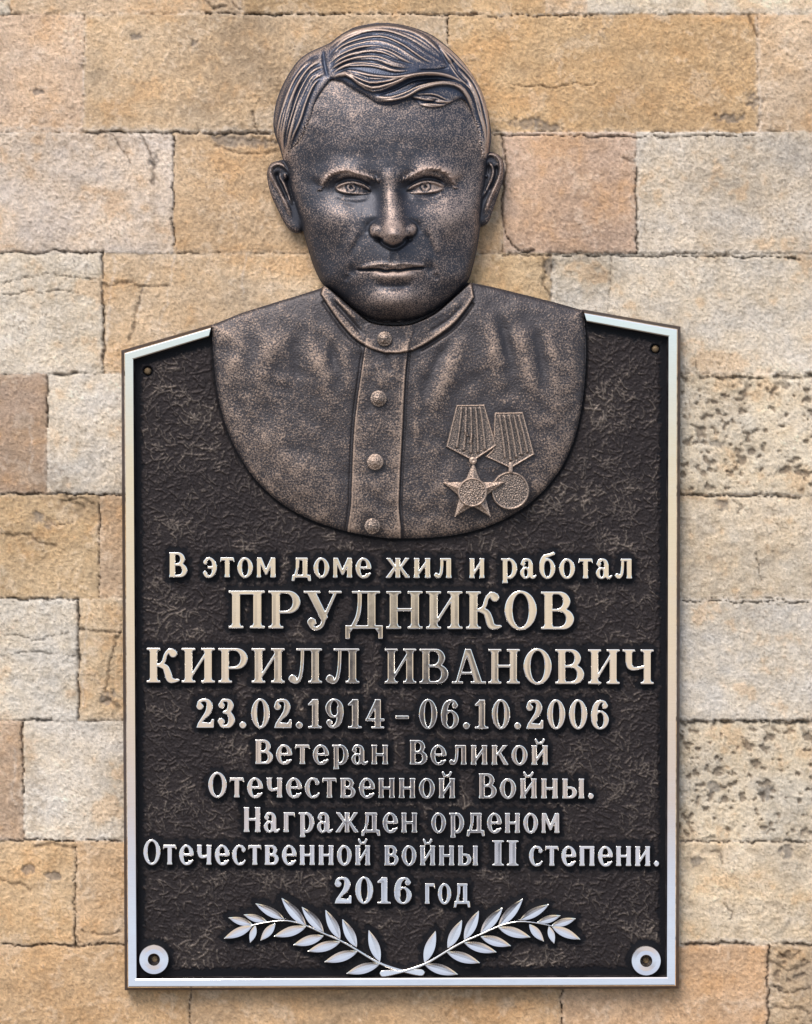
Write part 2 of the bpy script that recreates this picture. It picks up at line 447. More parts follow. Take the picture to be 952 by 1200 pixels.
def build_wall():
    F = Field(-230, -210, 1180, 1410, 1.55)
    X, Y, shp = F.X, F.Y, F.X.shape
    wx = band_noise(shp, 30, 11) * 0.55 + band_noise(shp, 7, 12) * 0.3
    wy = band_noise(shp, 30, 13) * 0.55 + band_noise(shp, 7, 14) * 0.3
    Xw, Yw = X + wx, Y + wy
    L = -260; R = 1220
    # colour keys as seen in the photograph
    tan = (214, 184, 146); gold = (205, 168, 118); pale = (218, 203, 178); grey = (208, 198, 182); pink = (206, 172, 140)
    brown = (178, 150, 122); orange = (212, 178, 132); cream = (220, 202, 172); dustw = (216, 188, 148)
    rows = [
        (-240, -128, [(L, 160, tan), (160, 610, gold), (610, R, tan)]),
        (-128, 13, [(L, 10, pale), (10, 283, tan), (283, 640, gold), (640, 690, tan), (690, R, cream)]),
        (13, 152, [(L, 96, (222, 190, 155)), (96, 526, (208, 178, 138)), (526, 891, gold), (891, R, tan)]),
        (152, 295, [(L, 202, (216, 196, 172)), (202, 590, (203, 170, 128)), (590, 747, pink), (747, R, (216, 200, 175))]),
        (295, 437, [(L, 119, (218, 203, 178)), (119, 400, (214, 184, 144)), (400, 647, (208, 176, 130)), (647, R, (217, 202, 177))]),
        (437, 579, [(L, 53, brown), (53, 470, (219, 205, 182)), (470, 1010, (213, 197, 168)), (1010, R, pale)]),
        (579, 702, [(L, 115, (208, 176, 130)), (115, 500, (206, 174, 136)), (500, R, (216, 198, 168))]),
        (702, 846, [(L, 90, (216, 203, 180)), (90, 560, (212, 186, 148)), (560, R, (216, 204, 183))]),
        (846, 988, [(L, 25, (190, 162, 132)), (25, 480, (218, 204, 181)), (480, R, (211, 195, 166))]),
        (988, 1110, [(L, 87, (206, 172, 126)), (87, 520, (205, 170, 126)), (520, R, (215, 194, 160))]),
        (1110, 1262, [(L, 222, (204, 166, 118)), (222, 660, (196, 160, 116)), (660, 904, (202, 164, 122)), (904, R, (196, 170, 134))]),
        (1262, 1440, [(L, 330, pale), (330, 770, tan), (770, R, gold)]),
    ]
    d_in = np.full(shp, -5.0); col = np.zeros(shp + (3,)); lift = np.zeros(shp); rid = np.zeros(shp)
    tiltx = np.zeros(shp)
    r = np.random.default_rng(5)
    k = 0
    for (ya, yb, bl) in rows:
        for (xa, xb, c) in bl:
            k += 1
            m = (Xw >= xa) & (Xw < xb) & (Yw >= ya) & (Yw < yb)
            dd = np.minimum(np.minimum(Xw - xa, xb - Xw), np.minimum(Yw - ya, yb - Yw))
            d_in = np.where(m, dd, d_in)
            col[m] = srgb(*c)
            lift = np.where(m, r.uniform(-1.2, 1.2), lift)
            tiltx = np.where(m, (Y - (ya + yb) / 2) * r.uniform(-0.008, 0.008), tiltx)
            rid = np.where(m, k, rid)
    f_lo = spec_noise(shp, 1.6, 21, 1 / 260.0)
    f_mid = spec_noise(shp, 1.1, 22, 1 / 90.0)
    bed = band_noise(shp, 26, 23, stretch=(5.0, 1.0), width=0.7)
    grain = band_noise(shp, 3.4, 24, width=0.5)
    grain2 = band_noise(shp, 9, 25, width=0.5)
    coarse = 0.75 + 0.5 * sstep(-1, 1, band_noise(shp, 170, 26))
    H = lift + tiltx + f_mid * 0.28 + bed * 0.07 + (grain * 0.32 + grain2 * 0.20) * coarse
    # joints: hairline in places, open and black in others, pale mortar in the rest
    jw = 0.10 + 0.6 * sstep(0.4, 1.8, band_noise(shp, 55, 31)) + 0.2 * band_noise(shp, 9, 32)
    edge = np.clip(d_in, 0, 99)
    H -= 0.7 * np.exp(-edge / 2.2)
    gap = sstep(0.5, -0.5, edge - jw)
    fill = sstep(0.35, 1.0, band_noise(shp, 85, 33))            # mortar-filled stretches
    lines = np.zeros(shp); pal = np.zeros(shp); dark = np.zeros(shp); stainc = np.zeros(shp)
    def crack(pts, w, depth=3.2, dk=0.75, seed=0):
        P = np.asarray(pts, float)
        sl = F.win(P[:, 0].min() - 12, P[:, 1].min() - 12, P[:, 0].max() + 12, P[:, 1].max() + 12)
        d, t = line_dt(X[sl] + 1.6 * wx[sl], Y[sl] + 1.6 * wy[sl], P)
        g = np.exp(-(d / (w * (0.55 + 0.6 * np.abs(np.sin(t * 9 + seed))))) ** 2)
        H[sl] -= depth * g
        lines[sl] = np.maximum(lines[sl], dk * g)
    def vein(pts, w=1.4, a=0.4):
        P = np.asarray(pts, float)
        sl = F.win(P[:, 0].min() - 12, P[:, 1].min() - 12, P[:, 0].max() + 12, P[:, 1].max() + 12)
        d, t = line_dt(X[sl] + 2 * wx[sl], Y[sl] + 2 * wy[sl], P)
        pal[sl] = np.maximum(pal[sl], a * np.exp(-(d / w) ** 2))
    def blot(cx, cy, sx, sy, a, layer, rough=0.4, wl=9, seed=1):
        sl = F.win(cx - 3.5 * sx, cy - 3.5 * sy, cx + 3.5 * sx, cy + 3.5 * sy)
        q = ((X[sl] - cx) / sx) ** 2 + ((Y[sl] - cy) / sy) ** 2 + rough * (0.8 * grain2[sl] + 0.9 * f_mid[sl])
        layer[sl] = np.maximum(layer[sl], a * sstep(1.3, 0.3, q))
    # open black joints
    for pts, w in [([(-30, 294), (30, 295), (60, 293), (119, 295)], 2.0), ([(119, 294), (118, 340), (120, 380), (119, 437)], 1.9),
                   ([(60, 436), (80, 438), (88, 436)], 2.4), ([(53, 440), (53, 500)], 1.6), ([(90, 703), (89, 760), (91, 800), (90, 845)], 2.2),
                   ([(0, 703), (60, 703), (90, 703)], 1.3), ([(25, 846), (24, 900), (26, 930)], 1.6), ([(36, 845), (58, 844)], 2.6),
                   ([(100, 152), (160, 153), (240, 154), (325, 153)], 1.7), ([(202, 155), (201, 230), (202, 294)], 1.2),
                   ([(590, 156), (594, 175), (589, 235), (593, 272), (604, 288)], 2.0), ([(604, 288), (612, 295), (627, 291)], 2.2),
                   ([(747, 195), (748, 250), (747, 296)], 1.4), ([(580, 156), (700, 157), (800, 158), (888, 156)], 1.4),
                   ([(590, 298), (747, 298), (860, 299), (935, 300)], 1.5), ([(926, 301), (940, 302)], 2.6), ([(798, 580), (870, 581), (940, 581)], 1.3),
                   ([(800, 705), (880, 706), (952, 706)], 1.1), ([(798, 988), (870, 989), (952, 989)], 1.3), ([(800, 1108), (850, 1109), (885, 1110)], 2.4),
                   ([(904, 1111), (902, 1150), (904, 1200), (904, 1260)], 2.0), ([(0, 1110), (85, 1111), (142, 1110)], 1.5), ([(87, 990), (86, 1060), (87, 1110)], 1.1),
                   ([(115, 582), (115, 640), (114, 699)], 1.0), ([(222, 1112), (222, 1260)], 1.2), ([(660, 1112), (660, 1260)], 1.1), ([(0, 579), (60, 578), (142, 580)], 1.2),
                   ([(526, 15), (526, 60)], 1.0), ([(300, 13), (526, 14), (700, 15)], 1.0), ([(240, 12), (330, 14)], 1.6), ([(920, 1110), (1000, 1111)], 3.0),
                   ([(0, 987), (90, 988), (142, 987)], 1.1)]:
        crack(pts, w * 0.62, 4.4, 0.97, len(pts))
    # cracks and bedding planes inside the stones
    for pts, w in [([(128, 332), (150, 331), (170, 335), (198, 332)], 1.7), ([(167, 337), (158, 365), (150, 398)], 1.5), ([(119, 330), (126, 333)], 3.2),
                   ([(129, 155), (142, 175), (150, 188)], 1.6), ([(163, 155), (172, 172), (181, 192), (178, 214)], 2.2), ([(0, 330), (50, 320), (110, 326)], 0.9),
                   ([(0, 345), (60, 338), (90, 342)], 0.8), ([(250, 168), (280, 176), (300, 178), (326, 174)], 1.8), ([(295, 130), (302, 150)], 1.8),
                   ([(0, 626), (30, 628), (55, 638), (63, 641)], 2.2), ([(60, 617), (85, 612)], 0.9), ([(70, 588), (90, 583), (110, 590)], 2.2), ([(75, 580), (82, 590), (96, 592)], 2.6),
                   ([(93, 738), (110, 741), (139, 742)], 1.6), ([(138, 742), (128, 775), (122, 812)], 1.4), ([(92, 737), (97, 739)], 3.4), ([(118, 826), (126, 819), (138, 830)], 2.4),
                   ([(0, 770), (40, 764), (85, 770)], 0.9), ([(0, 745), (50, 750), (80, 740)], 0.8), ([(0, 1036), (20, 1038), (34, 1045)], 2.0), ([(40, 996), (60, 990), (85, 996)], 2.2),
                   ([(88, 1098), (92, 1106)], 2.0), ([(95, 1094), (115, 1100), (138, 1094)], 1.4),
                   ([(880, 15), (890, 38)], 2.6), ([(732, 184), (745, 187)], 2.4), ([(600, 96), (650, 100), (700, 94)], 0.8), ([(718, 300), (717, 330), (712, 360)], 1.0),
                   ([(636, 300), (641, 318), (638, 332), (645, 346)], 2.0), ([(820, 435), (817, 425)], 0.9), ([(862, 586), (872, 592), (868, 600)], 1.8), ([(888, 648), (892, 665), (896, 680)], 1.0),
                   ([(836, 1002), (846, 1000), (850, 1012)], 1.8), ([(905, 1130), (925, 1140), (952, 1132)], 2.4), ([(906, 1160), (930, 1168), (952, 1160)], 2.0), ([(915, 1120), (930, 1126), (940, 1118)], 2.0),
                   ([(906, 1186), (935, 1184), (952, 1192)], 1.8), ([(238, -4), (250, 6), (262, 3)], 2.2), ([(272, -2), (282, 6)], 2.0), ([(850, 1062), (862, 1072), (858, 1082)], 1.4)]:
        crack(pts, w * 0.8, 2.4, 0.68, len(pts) + 2)
    # ragged lower joints on the right
    for yy in (441, 848):
        for xx in range(800, 960, 9):
            q = r.uniform(0, 1)
            if q < 0.8: crack([(xx + r.uniform(-3, 3), yy + r.uniform(-1.5, 1)), (xx + r.uniform(4, 9), yy + r.uniform(-1, 2.5))], r.uniform(1.4, 2.8), 4, 0.85, xx)
    for pts in [[(133, 300), (127, 350), (123, 400)], [(178, 300), (165, 345), (160, 370)], [(204, 298), (195, 350), (185, 385)], [(287, 298), (283, 345)], [(60, 320), (66, 370), (70, 400)],
                [(103, 706), (97, 760), (95, 830)], [(40, 720), (45, 770), (50, 830)], [(35, 500), (33, 550)], [(96, 15), (97, 80), (96, 150)], [(628, 132), (630, 155)], [(16, 880), (12, 940)]]:
        vein(pts)
    vein([(-20, 147), (60, 148), (100, 148), (220, 151), (326, 152)], 3.0, 0.5); vein([(526, 154), (880, 154)], 2.0, 0.35); vein([(890, 14), (892, 152)], 2.2, 0.4)
    vein([(0, 430), (60, 430), (110, 432)], 4.5, 0.35); vein([(749, 160), (750, 296)], 2.2, 0.45); vein([(748, 293), (952, 295)], 3.0, 0.4); vein([(0, 838), (88, 838)], 4.5, 0.35)
    vein([(690, 8), (952, 10)], 4.0, 0.4); vein([(798, 700), (952, 702)], 4.0, 0.3); vein([(798, 1106), (952, 1106)], 3.0, 0.4)
    # pits in the two shelly stones
    pitn = band_noise(shp, 17, 41, stretch=(1.3, 0.9), width=0.6); pmask = band_noise(shp, 60, 42)
    zone = np.zeros(shp)
    for (xa, xb, ya, yb, a) in [(790, 1200, 446, 578, 1.0), (790, 1200, 852, 985, 1.0), (790, 1200, 583, 700, 0.35), (790, 1200, 991, 1104, 0.35), (905, 1200, 1114, 1260, 0.9), (-260, 112, 582, 632, 0.35)]:
        zone = np.maximum(zone, a * ((X > xa) & (X < xb) & (Y > ya) & (Y < yb)))
    pit = sstep(0.95, 2.1, pitn + 0.6 * pmask + 0.75 * grain2 + 0.3 * grain) * blur(zone, 3)
    H -= 3.8 * pit
    # a few chips and grey scabs
    for (cx, cy, sx, sy) in [(42, 608, 10, 8), (55, 616, 6, 6), (620, 142, 22, 7), (645, 148, 14, 4), (180, 186, 6, 14), (228, 49, 5, 7), (158, 40, 6, 4), (40, 105, 7, 4), (125, 820, 11, 8),
                             (885, 115, 10, 12), (860, 135, 16, 5), (850, 590, 9, 8), (843, 520, 10, 5), (838, 925, 10, 6), (900, 930, 8, 8), (925, 1000, 8, 10), (60, 1030, 10, 5), (30, 1022, 9, 6),
                             (300, 165, 24, 6), (270, 163, 20, 7), (820, 1012, 8, 6), (645, 310, 7, 12)]:
        blot(cx, cy, sx, sy, 0.85, dark)
    H -= 2.2 * dark
    for (cx, cy, sx, sy, a) in [(250, 85, 70, 45, 0.5), (250, 40, 50, 25, 0.4), (140, 160, 50, 12, 0.5), (176, 230, 8, 50, 0.3), (720, 120, 120, 30, 0.25), (870, 60, 22, 40, 0.4), (30, 540, 40, 40, 0.45),
                                (300, 250, 60, 60, 0.25), (70, 1150, 50, 30, 0.2), (830, 665, 25, 30, 0.2), (25, 930, 20, 40, 0.4), (930, 1170, 30, 40, 0.4), (100, 600, 26, 14, 0.35), (840, 470, 50, 14, 0.3)]:
        blot(cx, cy, sx, sy, a, stainc, 0.7)
    col *= (1 + 0.075 * f_lo + 0.06 * f_mid + 0.03 * bed + 0.05 * grain2 + 0.05 * grain)[..., None]
    warm = band_noise(shp, 75, 51, stretch=(1.6, 1.0)) + 0.5 * band_noise(shp, 24, 52)
    col *= 1 + np.clip(warm, -2, 2)[..., None] * np.array([0.012, -0.012, -0.055])
    orangeb = sstep(1.0, 2.0, warm + 0.4 * grain2)[..., None]
    col = col * (1 - 0.28 * orangeb) + np.array(srgb(205, 156, 100)) * 0.28 * orangeb
    whiten = sstep(0.7, 1.9, band_noise(shp, 48, 53) + 0.5 * grain2 + 0.3 * f_mid)[..., None]
    col = col * (1 - 0.2 * whiten) + np.array(srgb(222, 210, 190)) * 0.2 * whiten
    fleck = sstep(1.3, 2.6, band_noise(shp, 4.5, 54) + 0.5 * f_mid)[..., None]
    col = col * (1 - 0.5 * fleck) + np.array(srgb(120, 102, 80)) * 0.5 * fleck
    stainc = stainc[..., None]; col = col * (1 - 0.6 * stainc) + np.array(srgb(158, 134, 104)) * 0.6 * stainc
    pal = np.clip(pal, 0, 1)[..., None] * (0.7 + 0.3 * np.clip(grain2, -1, 1)[..., None]); col = col * (1 - pal) + np.array(srgb(224, 214, 198)) * pal
    dark = dark[..., None]; col = col * (1 - 0.7 * dark) + np.array(srgb(120, 116, 110)) * 0.7 * dark
    pit_ = pit[..., None]; col = col * (1 - 0.72 * pit_) + np.array(srgb(112, 98, 82)) * 0.72 * pit_
    H -= gap * (1 - fill) * 3.4
    pe = (0.28 * np.exp(-(edge / 3.5) ** 2) * (0.6 + 0.4 * np.clip(f_mid, -1, 1)))[..., None]; col = col * (1 - pe) + np.array(srgb(224, 212, 192)) * pe
    mort = (gap * fill)[..., None]; col = col * (1 - 0.55 * mort) + np.array(srgb(212, 200, 184)) * 0.55 * mort
    gm = (gap * (1 - fill))[..., None] * 0.6; col = col * (1 - gm) + np.array(srgb(120, 100, 80)) * gm
    ln = np.clip(lines, 0, 1)[..., None]; col = col * (1 - 0.85 * ln) + np.array(srgb(46, 36, 28)) * 0.85 * ln
    col = np.clip(col * WALL_ALBEDO * np.array([1.03, 1.0, 1.02]), 0.02, 0.75)
    H = np.minimum(H, 2.4)
    V = W(X, Y, H - 3.0, (476, 600)).reshape(-1, 3)
    ny, nx = shp; ids = np.arange(ny * nx).reshape(ny, nx)
    q = np.stack([ids[:-1, :-1], ids[1:, :-1], ids[1:, 1:], ids[:-1, 1:]], -1).reshape(-1, 4)
    # the wall's thickness behind
    per = np.concatenate([ids[0, :], ids[1:, -1], ids[-1, -2::-1], ids[-2:0:-1, 0]])
    back = V[per].copy(); back[:, 1] = 0.18
    n0 = len(V); V = np.concatenate([V, back]); m = len(per)
    q2 = np.stack([per, np.roll(per, -1), n0 + (np.arange(m) + 1) % m, n0 + np.arange(m)], 1)
    colv = np.concatenate([col.reshape(-1, 3), col.reshape(-1, 3)[per]])
    z0 = (600 - 1410) * S                                        # foot of the visible stretch of wall
    V[:, 2] -= z0
    o = make_mesh('stone_wall', V, np.concatenate([q, q2]), [list(range(n0, n0 + m))], M_stone, None, {'stone': colv})
    o.location = (0, 0, z0)
    o['label'] = 'weathered tan and cream sandstone block wall behind the bronze plaque'
    o['category'] = 'wall'
    return o
WALL_ALBEDO = 0.88
build_wall()
# ------------------------------------------------------------------ the plaque
plaque = bpy.data.objects.new('memorial_plaque', None); C.objects.link(plaque)
plaque.empty_display_size = 0.05
plaque.location = ((BASE_PX - 476) * S, 0, (600 - BASE_PY) * S)
plaque['label'] = 'dark bronze memorial plaque with bust in relief and raised Russian lettering, on the stone wall'
plaque['category'] = 'plaque'

H_PANEL, H_FRAME, H_TEXT = 12.0, 24.0, 22.0
OUT = [(143, 411), (250, 380), (330, 366), (470, 366), (600, 366), (683, 363), (797, 383), (795, 1157), (147, 1159)]

# ---- lettering: glyphs drawn in cap-height units, y up from the baseline
def g_box(x0, y0, x1, y1):
    return lambda x, y: np.minimum(np.minimum(x - x0, x1 - x), np.minimum(y - y0, y1 - y))
def g_poly(*P): return lambda x, y: poly_sd(x, y, P)
def g_ell(cx, cy, rx, ry):
    def f(x, y):
        u, v = x - cx, y - cy
        k0 = np.sqrt((u / rx) ** 2 + (v / ry) ** 2) + 1e-6; k1 = np.sqrt((u / rx ** 2) ** 2 + (v / ry ** 2) ** 2) + 1e-6
        return -k0 * (k0 - 1) / k1
    return f
def g_U(*a): return lambda x, y: np.maximum.reduce([f(x, y) for f in a])
def g_D(a, *b): return lambda x, y: np.minimum.reduce([a(x, y)] + [-f(x, y) for f in b])
def g_I(*a): return lambda x, y: np.minimum.reduce([f(x, y) for f in a])
def g_str(P, R):
    P = np.asarray(P, float); R = np.asarray(R, float)
    def f(x, y):
        o = np.full(x.shape, -9.0)
        for k in range(len(P) - 1):
            ex, ey = P[k + 1] - P[k]; L = ex * ex + ey * ey + 1e-12
            t = np.clip(((x - P[k, 0]) * ex + (y - P[k, 1]) * ey) / L, 0, 1)
            o = np.maximum(o, R[k] + (R[k + 1] - R[k]) * t - np.hypot(x - P[k, 0] - t * ex, y - P[k, 1] - t * ey))
        return o
    return f
def g_curve(P, R, n=8):
    Q = spline(P, n, closed=False); rr = spline([(r_, 0) for r_ in R], n, closed=False)[:, 0]
    return g_str(Q, rr)
def g_ring(cx, cy, rx, ry, tx, ty): return g_D(g_ell(cx, cy, rx, ry), g_ell(cx, cy, rx - tx, ry - ty))
def g_dot(cx, cy, r): return g_ell(cx, cy, r, r)

ST, SF, SO = 0.205, 0.06, 0.095
def s_stem(x, top=1.0, bot=0.0, w=ST, st=True, sb=True, so=SO):
    p = [g_box(x, bot, x + w, top)]
    if sb: p += [g_box(x - so, bot, x + w + so, bot + SF), g_poly((x - so * .5, bot + SF * .6), (x + w + so * .5, bot + SF * .6), (x + w, bot + .13), (x, bot + .13))]
    if st: p += [g_box(x - so, top - SF, x + w + so, top), g_poly((x - so * .5, top - SF * .6), (x + w + so * .5, top - SF * .6), (x + w, top - .13), (x, top - .13))]
    return g_U(*p)
def bowl(x, y0, y1, xr, tx=0.19, ty=0.06):
    cy, ry = (y0 + y1) / 2, (y1 - y0) / 2
    rx = min(ry * 1.05, xr - x)
    o = g_U(g_box(x, y0, xr - rx, y1), g_I(g_ell(xr - rx, cy, rx, ry), g_box(xr - rx - 1e-3, y0 - 1, xr + 1, y1 + 1)))
    xi = xr - tx; ryi = ry - ty; rxi = min(ryi * 0.9, xi - x)
    i = g_U(g_box(x, y0 + ty, xi - rxi, y1 - ty), g_I(g_ell(xi - rxi, cy, rxi, ryi), g_box(xi - rxi - 1e-3, y0 - 1, xi + 1, y1 + 1)))
    return g_D(o, i)
a0 = .10
UP = {
 'П': (0.98, g_U(s_stem(.10), s_stem(.675), g_box(.05, .93, .93, 1), g_box(.2, .9, .8, 1))),
 'Р': (0.88, g_U(s_stem(.10), bowl(.2, .40, 1.0, .86, .2, .065))),
 'У': (0.99, g_U(g_poly((.06, .97), (.30, .97), (.63, .30), (.50, .12)), g_poly((.80, .97), (.885, .97), (.52, .17), (.455, .22)),
                 g_curve([(.53, .25), (.46, .08), (.33, .0), (.21, .03), (.15, .12)], [.045, .05, .05, .05, .05]), g_dot(.19, .17, .115),
                 g_box(-.02, .94, .42, 1), g_box(.66, .94, 1.0, 1))),
 'Д': (1.02, g_U(g_box(.02, 0, 1.02, .085), g_box(.02, -.27, .13, .06), g_box(.91, -.27, 1.02, .06), g_poly((.02, .0), (.02, -.12), (.13, -.27), (.13, -.12), (.22, .0)), g_poly((1.02, 0), (1.02, -.12), (.91, -.27), (.91, -.12), (.82, 0)),
                 g_box(.62, .05, .82, 1), g_curve([(.40, .96), (.395, .62), (.345, .32), (.22, .06)], [.05, .05, .055, .055]), g_box(.2, .94, .95, 1), g_poly((.66, .93), (.86, .94), (.82, .87), (.62, .87)))),
 'Н': (0.98, g_U(s_stem(.10), s_stem(.675), g_box(.2, .47, .8, .545))),
 'И': (0.98, g_U(s_stem(.10), s_stem(.675), g_poly((.27, .10), (.27, .23), (.71, .90), (.71, .77)))),
 'К': (0.93, g_U(s_stem(.10), g_curve([(.28, .49), (.42, .53), (.51, .63), (.56, .8), (.66, .92), (.76, .93)], [.04, .045, .05, .05, .055, .055]), g_dot(.78, .845, .115),
                 g_curve([(.40, .50), (.55, .44), (.62, .28), (.68, .10), (.80, .055), (.93, .07)], [.06, .085, .1, .095, .06, .035]))),
 'О': (0.90, g_ring(.45, .5, .43, .525, .205, .07)),
 'В': (0.92, g_U(s_stem(.10), bowl(.2, .475, 1.0, .79, .19, .065), bowl(.2, 0, .54, .89, .21, .065))),
 'Л': (1.0, g_U(s_stem(.69, 1), g_box(.24, .94, .9, 1), g_curve([(.42, .95), (.41, .6), (.38, .3), (.31, .08), (.19, .03), (.09, .09)], [.042, .042, .045, .05, .05, .04]), g_dot(.13, .125, .115))),
 'А': (1.02, g_U(g_poly((.40, 1.0), (.58, 1.0), (.93, .03), (.69, .03)), g_poly((.40, 1.0), (.50, .93), (.19, .03), (.11, .03)), g_box(.2, .27, .75, .335), g_box(-.01, 0, .33, SF), g_box(.58, 0, 1.04, SF))),
 'Ч': (0.95, g_U(s_stem(.655), s_stem(.09, 1.0, .62, w=.19, sb=False), g_curve([(.185, .66), (.21, .52), (.32, .45), (.48, .46), (.7, .51)], [.095, .085, .055, .042, .04]))),
 'I': (0.44, g_U(s_stem(.10, w=.235))),
}
DG = {
 '0': (0.66, g_ring(.33, .5, .315, .515, .19, .07)),
 '1': (0.50, g_U(g_box(.17, 0, .375, 1), g_poly((.03, .84), (.03, .78), (.2, .80), (.2, 1.0)), g_box(.03, 0, .50, .065), g_poly((.12, .05), (.43, .05), (.375, .12), (.17, .12)))),
 '2': (0.64, g_U(g_curve([(.10, .74), (.14, .90), (.30, .955), (.44, .90), (.485, .72), (.42, .52), (.27, .34), (.12, .14)], [.06, .055, .045, .075, .105, .095, .06, .045]), g_dot(.145, .735, .115),
                 g_poly((.03, 0), (.62, 0), (.63, .30), (.57, .30), (.50, .17), (.30, .19), (.09, .18)))),
 '3': (0.62, g_U(g_curve([(.10, .80), (.17, .93), (.30, .955), (.42, .9), (.455, .75), (.38, .58), (.22, .535)], [.05, .05, .045, .075, .1, .075, .04]), g_dot(.135, .78, .105),
                 g_curve([(.22, .535), (.40, .50), (.49, .28), (.42, .10), (.27, .045), (.14, .07), (.08, .2)], [.04, .075, .11, .085, .045, .05, .05]), g_dot(.125, .22, .115))),
 '4': (0.68, g_U(g_box(.34, 0, .54, 1), g_poly((.36, 1.0), (.46, 1.0), (.46, .86), (.12, .33), (.02, .33), (.02, .29)), g_box(.02, .25, .67, .335), g_box(.22, 0, .66, .06))),
 '6': (0.65, g_U(g_ring(.33, .31, .305, .325, .175, .065), g_curve([(.13, .3), (.125, .55), (.2, .83), (.36, .955), (.49, .92), (.54, .82)], [.105, .105, .09, .045, .045, .05]), g_dot(.505, .80, .1))),
 '9': (0.65, g_U(g_ring(.32, .69, .305, .325, .175, .065), g_curve([(.52, .7), (.525, .45), (.45, .17), (.29, .045), (.16, .08), (.11, .18)], [.105, .105, .09, .045, .045, .05]), g_dot(.145, .20, .1))),
 '.': (0.30, g_dot(.14, .10, .115)),
 '–': (0.46, g_box(.02, .33, .44, .44)),
}
xh = .80
def flare(x, y0, y1, w, top=True, bot=True, k=.03):
    P = [(x - k * bot, y0), (x + w + k * bot, y0), (x + w, y0 + .12), (x + w, y1 - .12), (x + w + k * top, y1), (x - k * top, y1), (x, y1 - .12), (x, y0 + .12)]
    return g_poly(*P)
LW = .19
def arm(x0, x1, y1): return g_poly((x0, y1), (x1, y1), (x1 + .02, y1 - .20), (x1 - .05, y1 - .12), (x0 + .05, y1 - .12), (x0 - .02, y1 - .20))
o_lc = g_ring(.36, .39, .345, .415, .195, .09)
